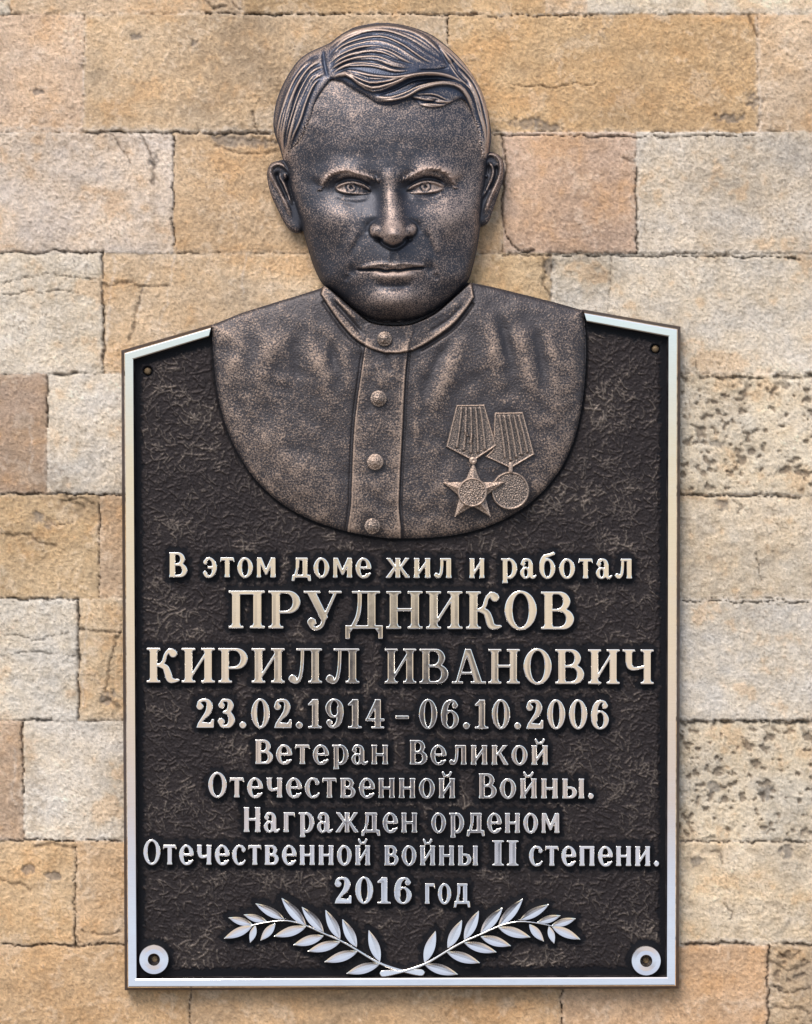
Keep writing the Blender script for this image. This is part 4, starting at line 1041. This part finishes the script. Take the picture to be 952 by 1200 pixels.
    edge = sstep(-1.2, 3.0, sn) * low + (1 - low) * 1.0
    H[sl] += nose * edge
    F.stroke(H, [(431.5, 274), (430.5, 266), (434, 259.5)], 2.8, -1.2, (.25, .35)); F.stroke(H, [(491, 273.5), (491.5, 266), (487.5, 259.5)], 2.8, -1.2, (.25, .35))
    F.stroke(H, [(437, 279.5), (445, 281.5), (452, 287), (461.5, 291), (471, 287), (478, 281), (486, 279)], 2.4, -2.2, (.1, .1))
    F.stroke(H, [(443, 278.5), (451, 281.5)], 1.7, -5.0, (.2, .2)); F.stroke(H, [(471, 281.5), (479, 277.5)], 1.7, -5.0, (.2, .2))
    F.stroke(H, [(447.5, 262), (449.5, 271), (448.5, 278)], 2.6, -0.4, (.3, .2)); F.stroke(H, [(475, 262), (474, 271), (475, 277)], 2.6, -0.4, (.3, .2))
    # folds, philtrum, mouth
    F.stroke(H, [(429, 267), (421, 280), (413, 295), (409, 309)], 4.6, -2.0, (.3, .5)); F.stroke(H, [(494, 267), (502, 280), (508, 295), (511, 309)], 4.6, -2.0, (.3, .5))
    F.stroke(H, [(422, 268), (412, 284), (404, 303)], 7.0, 1.6, (.5, .5)); F.stroke(H, [(501, 268), (511, 284), (517, 303)], 7.0, 1.6, (.5, .5))
    F.stroke(H, [(461, 294), (461.5, 307)], 3.2, -1.0, (.3, .2)); F.stroke(H, [(456.5, 294), (456.5, 307)], 1.9, 0.9, (.2, .2)); F.stroke(H, [(466, 294), (466, 307)], 1.9, 0.9, (.2, .2))
    F.stroke(H, [(421, 312.6), (438, 309.5), (452, 308.4), (461, 310.0), (470, 308.2), (484, 308.6), (500, 310.2)], 2.4, 2.3, (.12, .12))
    F.stroke(H, [(432, 321), (446, 322.5), (461, 322.8), (476, 322), (490, 318.5)], 5.2, 4.0, (.25, .25))
    F.stroke(H, [(416, 314.6), (430, 314.8), (443, 315.0), (453, 316.8), (461, 315.6), (468, 316.2), (480, 314.2), (500, 312.0)], 1.45, -6.6, (.1, .08))
    F.stroke(H, [(438, 332), (450, 334.5), (462, 335), (475, 334), (486, 331)], 4.6, -3.0, (.3, .3))
    G(414, 315.5, 4.0, 4.5, -2.8); G(503, 313.5, 4.0, 4.5, -2.8)
    F.stroke(H, [(408, 320), (406, 330)], 3.2, -1.3, (.2, .4)); F.stroke(H, [(510, 318), (512, 328)], 3.2, -1.3, (.2, .4))
    # modelling marks of the clay
    H += band_noise(shp, 60, 71) * 0.15 + band_noise(shp, 10, 72) * 0.03 + band_noise(shp, 3.6, 73) * 0.05
    # side lock on the left temple: hair growing out of the skin
    # ears
    def ear(sd, rims, inner, hollow):
        E = 15.5 + 6.5 * np.sqrt(np.clip(1 - (1 - np.clip(sd / 8, 0, 1)) ** 2, 0, 1))
        for h in hollow: F.stroke(E, h[0], h[1], h[2], (.15, .2))
        for p in rims: F.stroke(E, p, 2.3, 4.6, (.05, .15))
        for p in inner: F.stroke(E, p, 1.7, 4.4, (.15, .2))
        return E
    EL = ear(sel, [[(345, 214), (337, 199), (328, 192.5), (319.5, 194.5), (317, 202), (322, 213), (330.3, 228), (337, 243), (342, 257)]], [[(327.5, 201), (328.5, 209), (333, 216), (339, 231), (343, 241)], [(334, 203), (335.5, 211)]],
             [([(324, 200), (329, 216), (338, 236)], 3.6, -5.5), ([(336, 206), (342, 224), (346, 238)], 4.2, -7.0)])
    ER = ear(ser, [[(557, 212), (563, 197), (571, 182.5), (580, 182), (586, 189), (587, 199), (583, 212), (576, 229), (569, 247), (566, 256)]], [[(571, 188), (578, 198), (576, 211), (569.5, 224), (562.5, 236)], [(566.5, 197.5), (571, 209)]],
             [([(581, 193), (582, 206), (573, 224)], 3.2, -5.0), ([(569, 192), (566, 206), (562, 225)], 4.2, -7.0)])
    # hair above the skin
    HH = B + 4.0
    G2 = lambda *a, **k: F.gauss(HH, *a, **k)
    G2(470, 75, 60, 28, 4.5); G2(505, 103, 36, 11, 4.0, 10); G2(430, 100, 22, 10, 3.5, 28)
    rr_ = np.random.default_rng(9)
    def lock(guides, n, w=(1.5, 2.4), amp=(1.3, 3.0), jit=1.1, span=(0.0, 1.0)):
        n = int(n * 1.35); w = (w[0] * .78, w[1] * .78); amp = (amp[0] * .85, amp[1] * .9)
        Q = []
        for g in guides:
            P = spline(g, 8, closed=False)
            s = np.concatenate([[0], np.cumsum(np.hypot(*(P[1:] - P[:-1]).T))]); s /= s[-1]
            u = np.linspace(0, 1, 22); Q.append(np.stack([np.interp(u, s, P[:, 0]), np.interp(u, s, P[:, 1])], 1))
        Q = np.array(Q)
        for k in range(n):
            f = (k + rr_.uniform(.25, .75)) / n * (len(Q) - 1); i = min(int(f), len(Q) - 2); f -= i
            L = Q[i] * (1 - f) + Q[i + 1] * f
            wob = rr_.normal(0, jit, 4); L = L + np.interp(np.linspace(0, 3, 22), range(4), wob)[:, None] * np.array([0.35, 0.8])
            a, b = int(22 * max(0, span[0] + rr_.uniform(0, .12))), 22 - int(22 * max(0, (1 - span[1]) + rr_.uniform(0, .16)))
            F.stroke(HH, L[a:b], rr_.uniform(*w), rr_.uniform(*amp), (.12, .25), smooth=False)
        for k in range(int(n * 1.5)):
            f = (k + rr_.uniform(.1, .9)) / (n * 1.5) * (len(Q) - 1); i = min(int(f), len(Q) - 2); f -= i
            L = Q[i] * (1 - f) + Q[i + 1] * f
            F.stroke(HH, L[rr_.integers(0, 8):22 - rr_.integers(0, 8)], rr_.uniform(.7, 1.0), rr_.uniform(.8, 1.6), (.2, .3), smooth=False)
        for k in range(int(n * 0.8)):
            f = (k + rr_.uniform(.1, .9)) / (n * 0.8) * (len(Q) - 1); i = min(int(f), len(Q) - 2); f -= i
            L = Q[i] * (1 - f) + Q[i + 1] * f
            F.stroke(HH, L[rr_.integers(0, 6):22 - rr_.integers(0, 6)], rr_.uniform(1.0, 1.5), -rr_.uniform(1.2, 2.6), (.2, .3), smooth=False)
    # left side, combed down from the parting
    lock([[(379, 60), (362, 70), (343, 94), (330, 128), (324, 160), (329, 180)], [(381, 75), (364, 84), (350, 107), (341, 134), (336, 158), (333, 182)], [(384, 90), (371, 98), (361, 120), (354, 142), (346, 160), (339, 180)]], 15, (1.3, 2.2), (1.3, 2.8), 1.0)
    # crown, swept across
    lock([[(384, 56), (404, 41), (436, 31), (475, 33), (504, 45), (529, 74)], [(385, 70), (407, 53), (442, 44), (469, 52), (498, 71), (526, 80)], [(384, 83), (408, 69), (439, 63), (463, 71), (486, 80)], [(388, 90), (407, 78), (436, 79), (463, 86), (488, 82)]], 15, (1.5, 2.5), (1.7, 3.6), 1.0)
    # forelock wave
    lock([[(389, 89), (410, 83), (436, 88), (463, 92), (487, 88), (516, 85), (534, 90)], [(389, 93), (408, 91), (424, 104), (440, 111), (463, 103), (486, 92), (516, 89), (534, 93), (551, 105), (560, 121)]], 8, (1.5, 2.4), (1.6, 3.2), .8)
    lock([[(437, 114), (456, 115), (474, 109), (492, 101), (522, 95.5), (542, 102), (555, 122), (558, 138)], [(440, 119), (457, 121), (476, 117), (494, 107), (522, 100.5), (541, 108), (552, 126), (557, 140)]], 4, (1.5, 2.2), (2.0, 3.4), .6)
    lock([[(477, 117), (492, 125), (510, 126.5), (527, 121)], [(487, 113), (510, 111), (527, 117), (540, 113)]], 4, (1.3, 1.9), (1.5, 2.6), .5)
    # right side
    lock([[(506, 45), (533, 64), (557, 91), (569, 118), (574, 150), (572, 178)], [(516, 58), (534, 88), (552, 108), (562, 138), (567, 160), (567, 182)]], 12, (1.3, 2.1), (1.3, 3.0), .9)
    F.stroke(HH, [(379, 56), (381, 74), (386, 94)], 2.6, -2.6, (.3, .3))                       # parting
    F.stroke(HH, [(528, 72), (538, 88), (552, 104)], 2.4, -3.6, (.1, .2)); F.stroke(HH, [(488, 84), (508, 83), (527, 80)], 1.8, -3.0, (.2, .2))
    F.stroke(HH, [(440, 113), (463, 106), (487, 95), (518, 92)], 1.8, -3.4, (.15, .2)); F.stroke(HH, [(478, 114), (494, 121), (515, 118)], 1.8, -3.0, (.2, .2))
    HH += band_noise(shp, 3.0, 75) * 0.14
    # soften toward the lower left sideburn so that it grows out of the skin
    fade = sstep(150, 188, Y) * (X < 420)
    HH -= 3.0 * fade
    HH -= 2.4 * np.exp(-np.clip(hr, 0, 50) / 4.0) * sstep(122, 145, Y)
    sh = 4.0 * sstep(-2, 34, sdh)
    hr, H, HH, eye_open, brow_w = (F.sample(A_, X, Y - sh) for A_ in (hr, H, HH, eye_open, brow_w))
    sdhair = np.minimum(hr, sdh)
    HH -= 3.0 * np.exp(-np.clip(sdhair, 0, 50) / 1.6)
    # skin lies under the hair
    under = sstep(0.5, 3.5, hr)
    Hs = H - 4.0 * under
    shade_edge = 3.0 * np.exp(-np.clip(sdh, 0, 50) / 1.3)
    face = np.where(sdh > -0.6, Hs - shade_edge, 0)
    sd_face = np.where(hr > 2.0, np.minimum(sdh - 2.0, 50), sdh)
    ears = np.maximum(np.where(sel > 0, EL, -9), np.where(ser > 0, ER, -9))
    sd_all = np.maximum.reduce([sd_face, sel, ser])
    Hall = np.where(sdh > 0, np.maximum(face, np.where(ears > 0, ears - 30 * (sdh > 7), -9)), np.maximum(ears, 15.0))
    # patina rubbed off the heights
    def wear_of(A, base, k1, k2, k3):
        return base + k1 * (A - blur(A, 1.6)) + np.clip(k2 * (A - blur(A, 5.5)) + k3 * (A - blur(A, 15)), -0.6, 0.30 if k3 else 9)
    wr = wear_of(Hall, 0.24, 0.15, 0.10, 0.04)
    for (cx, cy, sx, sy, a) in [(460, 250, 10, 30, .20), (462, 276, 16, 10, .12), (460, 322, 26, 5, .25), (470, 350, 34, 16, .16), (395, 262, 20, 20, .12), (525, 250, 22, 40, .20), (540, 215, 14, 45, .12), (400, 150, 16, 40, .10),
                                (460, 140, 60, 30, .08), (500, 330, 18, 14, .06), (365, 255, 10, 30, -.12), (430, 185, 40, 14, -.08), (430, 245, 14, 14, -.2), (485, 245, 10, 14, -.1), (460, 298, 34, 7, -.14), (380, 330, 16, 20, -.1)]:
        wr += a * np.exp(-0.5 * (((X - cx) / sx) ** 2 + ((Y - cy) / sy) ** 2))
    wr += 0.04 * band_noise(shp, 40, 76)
    wr -= 0.22 * sstep(30, 4, sdh) * sstep(240, 320, Y)  # shade on the sides of the jaw, painted in as darker bronze
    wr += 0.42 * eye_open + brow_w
    wh = wear_of(HH, 0.24, 0.60, 0.22, 0.0)
    head = field_obj('head', F, sd_all, Hall, 1.0, M_skin, plaque, {'wear_shade': np.clip(wr, -0.3, 1.3)})
    field_obj('hair', F, sdhair, HH, 2.0, M_hair, head, {'wear_shade': np.clip(wh, -0.3, 1.2)})
build_head()

def build_tunic():
    F = Field(240, 326, 696, 638, 0.8)
    X, Y, shp = F.X, F.Y, F.X.shape
    top = [(683.5, 363.5), (650, 354), (610, 344), (575, 335.5), (556, 332), (545, 330), (520, 322), (470, 320), (410, 322), (384, 333), (375, 338), (350, 346), (320, 355), (285, 366), (248.5, 380.5)]
    side = spline(TUNIC_OUT, 6, closed=False)
    sd = poly_sd(X, Y, np.concatenate([side[:-1], np.array(top)]))
    t = np.clip(sd / 75, 0, 1)
    H = 19 + 11 * np.sqrt(np.maximum(1 - (1 - t) ** 2, 0)) + 4.5 * np.exp(-0.5 * (((X - 455) / 120) ** 2 + ((Y - 430) / 70) ** 2))
    ed = 2.2 * np.exp(-np.clip(sd, 0, 50) / 1.5)
    B0 = H.copy()
    # soft cloth folds
    for pts, w, a in [([(335, 372), (318, 410), (304, 440), (292, 480)], 15, 2.6), ([(362, 388), (372, 420), (386, 462), (392, 500)], 11, 2.8), ([(345, 385), (348, 430), (352, 470)], 8, -2.2), ([(398, 398), (408, 430), (404, 470)], 9, 1.8), ([(388, 395), (392, 440)], 5, -1.6),
                      ([(285, 395), (275, 430), (278, 480)], 12, 1.8), ([(330, 520), (352, 560), (385, 590)], 20, 1.8), ([(300, 500), (340, 545)], 16, 1.2),
                      ([(566, 352), (577, 395), (582, 440), (575, 480)], 10, 2.6), ([(596, 362), (612, 400), (622, 445), (626, 500)], 11, 2.6), ([(582, 360), (596, 410), (602, 450)], 6, -2.2), ([(556, 385), (540, 412), (524, 440), (510, 480), (502, 520)], 12, 2.8), ([(535, 392), (512, 425), (495, 470)], 6, -1.6),
                      ([(640, 378), (650, 420), (652, 470), (645, 520)], 12, 2.2), ([(625, 372), (634, 420), (636, 460)], 6, -2.0), ([(664, 385), (670, 430), (664, 480)], 8, 1.4), ([(500, 545), (540, 590), (575, 600)], 18, 1.4), ([(490, 430), (488, 500), (486, 570)], 6, 1.2)]:
        F.stroke(H, pts, w, a * 1.15, (.35, .5))
    # the stand collar
    lowL = spline([(376, 345), (386, 361), (398, 378), (414, 396), (430, 407), (441, 412)], 6, closed=False); lowR = spline([(484, 412), (504, 401), (530, 382), (545, 365), (556, 349)], 6, closed=False)
    colp = np.concatenate([lowL, np.array([(452, 415), (468, 415)]), lowR, np.array([(552, 326), (520, 318), (400, 318), (380, 332)])])
    sc = poly_sd(X, Y, colp)
    k = sstep(-0.8, 1.6, sc)
    H += 4.0 * k + 0.5 * np.exp(-((sc - 1.8) / 1.5) ** 2)
    F.stroke(H, [(378, 352), (396, 378), (413, 398), (430, 410)], 2.6, -2.2, (.05, .1)); F.stroke(H, [(488, 413), (506, 403), (533, 384), (556, 354)], 2.4, -2.8, (.1, .05))
    F.stroke(H, [(383, 338), (400, 356), (416, 368), (433, 378), (450, 380.5), (470, 381), (486, 379), (511, 372), (536, 356), (553, 338)], 2.8, .5, (.1, .1))
    F.stroke(H, [(388, 350), (402, 366), (418, 384), (428, 396)], 2.6, -3.0, (.2, .25)); F.stroke(H, [(392, 349), (407, 364), (421, 378)], 2.2, 1.6, (.2, .3))
    F.stroke(H, [(500, 392), (525, 376), (545, 356)], 2.4, -1.4, (.2, .2))
    # the button placket
    pk = [(431, 380), (429.5, 395), (426, 418), (423, 440), (418, 475), (415, 505), (413, 545), (411.5, 590), (410.5, 640), (466, 640), (468, 590), (470, 545), (472.5, 500), (474, 465), (476.5, 430), (479.5, 405), (482, 380)]
    sp = poly_sd(X, Y, spline(pk, 4))
    kk = sstep(-0.7, 1.3, sp) * (0.35 + 0.65 * sstep(395, 415, Y))
    H += 3.0 * kk + 0.6 * np.exp(-((sp - 1.5) / 1.0) ** 2) * sstep(400, 430, Y) - 1.6 * np.exp(-((sp + 2.0) / 1.6) ** 2) * sstep(405, 420, Y)
    for pts, w, a in [([(441, 425), (446, 440), (440, 455)], 8, .8), ([(468, 410), (462, 430), (470, 450)], 6, 1.2), ([(452, 415), (460, 440)], 4, -1.0), ([(430, 480), (452, 500), (466, 498)], 7, .7), ([(424, 560), (446, 572), (462, 560)], 8, .7)]:
        F.stroke(H, pts, w, a, (.2, .3))
    H += band_noise(shp, 70, 81) * 0.35 + band_noise(shp, 8, 82) * 0.06 + band_noise(shp, 3.8, 83) * 0.12
    wr = 0.25 + 0.20 * (H - blur(H, 1.6)) + 0.12 * (H - blur(H, 6)) + 0.13 * (H - blur(H, 16)) + 0.025 * band_noise(shp, 34, 84)
    wr += 0.10 * sstep(380, 560, Y) + 0.16 * np.exp(-np.clip(sd, 0, 50) / 2.0)
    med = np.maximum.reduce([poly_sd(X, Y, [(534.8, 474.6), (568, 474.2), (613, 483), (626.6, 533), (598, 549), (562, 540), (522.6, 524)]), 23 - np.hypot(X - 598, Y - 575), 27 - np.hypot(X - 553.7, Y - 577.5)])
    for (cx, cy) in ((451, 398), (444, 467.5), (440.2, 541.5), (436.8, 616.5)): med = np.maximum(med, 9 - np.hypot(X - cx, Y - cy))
    wr -= 0.30 * np.exp(-np.clip(-med, 0, 99) / 5.0)  # cloth darkened to paint in the shade round medals and buttons
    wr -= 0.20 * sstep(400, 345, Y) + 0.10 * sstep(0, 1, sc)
    rim = np.array([(372, 330), (383, 336), (400, 350.5), (416, 364.5), (433, 377.5), (450, 381.5), (470, 382), (486, 379.3), (511, 367), (536, 345.5), (553, 330), (560, 330), (560, 300), (372, 300)])
    neck = poly_sd(X, Y, spline(rim[:-2], 5, closed=False).tolist() + [(560, 300), (372, 300)])
    kn = sstep(-1.2, 1.2, neck); H = H * (1 - kn) + 13.0 * kn; wr = wr * (1 - kn)
    Hc = H - ed
    tun = field_obj('tunic', F, sd, Hc, 1.0, M_cloth, plaque, {'wear_shade': np.clip(wr, -0.3, 1.3)})
    tun['label'] = 'stand-collar tunic front'
    smp = lambda x, y: float(F.sample(Hc, x, y))
    # buttons, each with a worn star on its cap
    for i, (cx, cy, rad) in enumerate([(451, 398, 8.6), (444, 467.5, 9.4), (440.2, 541.5, 9.4), (436.8, 616.5, 9.2)]):
        f = Field(cx - 12, cy - 12, cx + 12, cy + 12, 0.5)
        rr = np.hypot(f.X - cx, f.Y - cy); sdb = rad - rr
        b0 = smp(cx, cy)
        h = b0 + 2.2 + 5.6 * np.sqrt(np.clip(1 - (rr / (rad + .4)) ** 2, 0, 1)) - 0.7 * np.exp(-((rr - rad + 2.2) / 0.8) ** 2)
        a = np.linspace(0, 2 * pi, 11)[:-1] - pi / 2
        st_ = np.stack([cx + np.where(np.arange(10) % 2 == 0, 6.0, 2.6) * np.cos(a), cy + np.where(np.arange(10) % 2 == 0, 6.0, 2.6) * np.sin(a)], 1)
        ss = poly_sd(f.X, f.Y, st_); h += np.clip(ss * 0.8 + .3, 0, 1.2) * (1.0 if i == 2 else 0.55) + 0.22 * band_noise(f.X.shape, 4, 90 + i)
        w_ = 0.48 + 0.2 * (h - blur(h, 2.4)) + (0.18 if i == 2 else 0)
        field_obj('button', f, sdb, h, b0 - 5, M_medal, tun, {'wear_shade': np.clip(w_, 0, 1.2)})
    # ---- medals, pinned on the wearer's left breast
    def ribbon(pts, stripes, base, parent, seed):
        P = np.array(pts, float)
        f = Field(P[:, 0].min() - 3, P[:, 1].min() - 3, P[:, 0].max() + 3, P[:, 1].max() + 3, 0.5)
        s = poly_sd(f.X, f.Y, P)
        h = base + 1.8 * sstep(0, 1.2, s) + 0.9 * np.exp(-((s - 1.2) / 0.8) ** 2)
        for (a, b) in stripes: f.stroke(h, [a, ((a[0] + b[0]) / 2 + .6, (a[1] + b[1]) / 2), b], 1.5, 1.9, (.03, .05))
        h += 0.22 * band_noise(f.X.shape, 3.5, seed)
        w_ = 0.42 + 0.42 * (h - blur(h, 2.6)) + 0.12 * np.exp(-((s - 1.0) / 0.9) ** 2)
        return field_obj('ribbon', f, s, h, base - 6, M_medal, parent, {'wear_shade': np.clip(w_, -.1, 1.2)})
    c1 = smp(554, 520); c2 = smp(600, 520); c3 = smp(598, 575); c4 = smp(553, 577)
    # round medal
    f = Field(572, 549, 624, 601, 0.5); rr = np.hypot(f.X - 598, f.Y - 575); s = 22.3 - rr
    h = c3 + 3.6 + 1.1 * np.exp(-((s - 1.3) / 1.0) ** 2) - 0.006 * rr ** 2 * 0 + 0.22 * band_noise(f.X.shape, 6, 101) * (s > 3)
    w_ = 0.44 + 0.3 * (h - blur(h, 2.5)) + 0.2 * np.exp(-((s - 1.2) / 1.1) ** 2)
    rm = field_obj('round_medal', f, s, h - 1.2 * np.exp(-np.clip(s, 0, 9) / .6), c3 - 6, M_medal, plaque, {'wear_shade': np.clip(w_, -.1, 1.2)})
    ribbon([(579.3, 483.6), (613, 483), (626.6, 533), (598.5, 549.5), (568, 535.5), (577, 527)], [((585 + k * 5.6, 486), (592 + k * 6.6, 541 - abs(k - 1) * 3.2)) for k in range(0, 5)], c2 + 1.2, rm, 102)
    f = Field(592, 538, 604, 558, 0.4); u = np.abs(f.X - 598.2); v = np.abs(f.Y - 548) - 4
    s = 2.1 - np.hypot(u, np.maximum(v, 0)); field_obj('suspension_ring', f, s, c2 + 4.5 + 1.3 * np.sqrt(np.clip(s / 2.1, 0, 1)), c2 - 4, M_medal, rm, {'wear_shade': 0.85 + 0 * s})
    # five-pointed star
    sp_ = [(554.7, 541.6), (591.8, 564.6), (575.2, 605.8), (532.6, 605.8), (518.9, 565.4)]
    cx, cy = 553.7, 577.5
    star = []
    for k in range(5):
        star.append(sp_[k]); q = (np.array(sp_[k]) + np.array(sp_[(k + 1) % 5])) / 2; dq = q - np.array([cx, cy]); star.append(tuple(np.array([cx, cy]) + dq / np.hypot(*dq) * 15.5))
    f = Field(514, 537, 597, 611, 0.5); s = poly_sd(f.X, f.Y, star)
    h = c4 + 5.0 + 0.8 * np.clip(s, 0, 7) + 0.7 * np.exp(-((s - 1.0) / .8) ** 2) + 0.25 * band_noise(f.X.shape, 4, 103)
    w_ = 0.64 + 0.3 * (h - blur(h, 3)) + 0.1 * np.exp(-((s - 1.0) / 1.0) ** 2)
    sm = field_obj('star_medal', f, s, h, c4 - 6, M_medal, plaque, {'wear_shade': np.clip(w_, -.1, 1.2)})
    ribbon([(534.8, 474.6), (568, 474.2), (582, 523), (554.7, 541), (522.6, 524)], [((541 + k * 5.4, 477), (535 + k * 8.4, 533 - abs(k - 2.4) * 3.4 + 1)) for k in range(0, 5)] + [((545, 505), (548, 512)), ((550, 520), (553, 508))], c1 + 2.4, sm, 104)
    f = Field(553.5 - 20, 577 - 20, 553.5 + 20, 577 + 20, 0.5); rr = np.hypot(f.X - 553.5, f.Y - 577); s = 17.2 - rr
    h = c4 + 11.4 + 1.3 * np.exp(-((s - 1.3) / .9) ** 2) + 0.38 * band_noise(f.X.shape, 7, 105) * (s > 3)
    for a_, b_ in (([(544, 588), (550, 590.5)], 1), ([(553, 590.5), (559, 589.5)], 1)): f.stroke(h, a_, 1.4, 1.3, (.1, .1), smooth=False)
    w_ = 0.56 + 0.3 * (h - blur(h, 2.5)) + 0.2 * np.exp(-((s - 1.2) / 1.0) ** 2)
    field_obj('centre_disc', f, s, h - 1.2 * np.exp(-np.clip(s, 0, 9) / .6), c4 - 4, M_medal, sm, {'wear_shade': np.clip(w_, -.1, 1.2)})
    f = Field(549, 531, 560, 550, 0.4); s = 2.0 - np.abs(np.hypot((f.X - 554.3), (f.Y - 540.0)) - 2.2); s = np.minimum(s, 2.0)
    field_obj('suspension_ring', f, s, c4 + 7.5 + 1.2 * np.sqrt(np.clip(s / 2, 0, 1)), c4 - 4, M_medal, sm, {'wear_shade': 0.8 + 0 * s})
build_tunic()
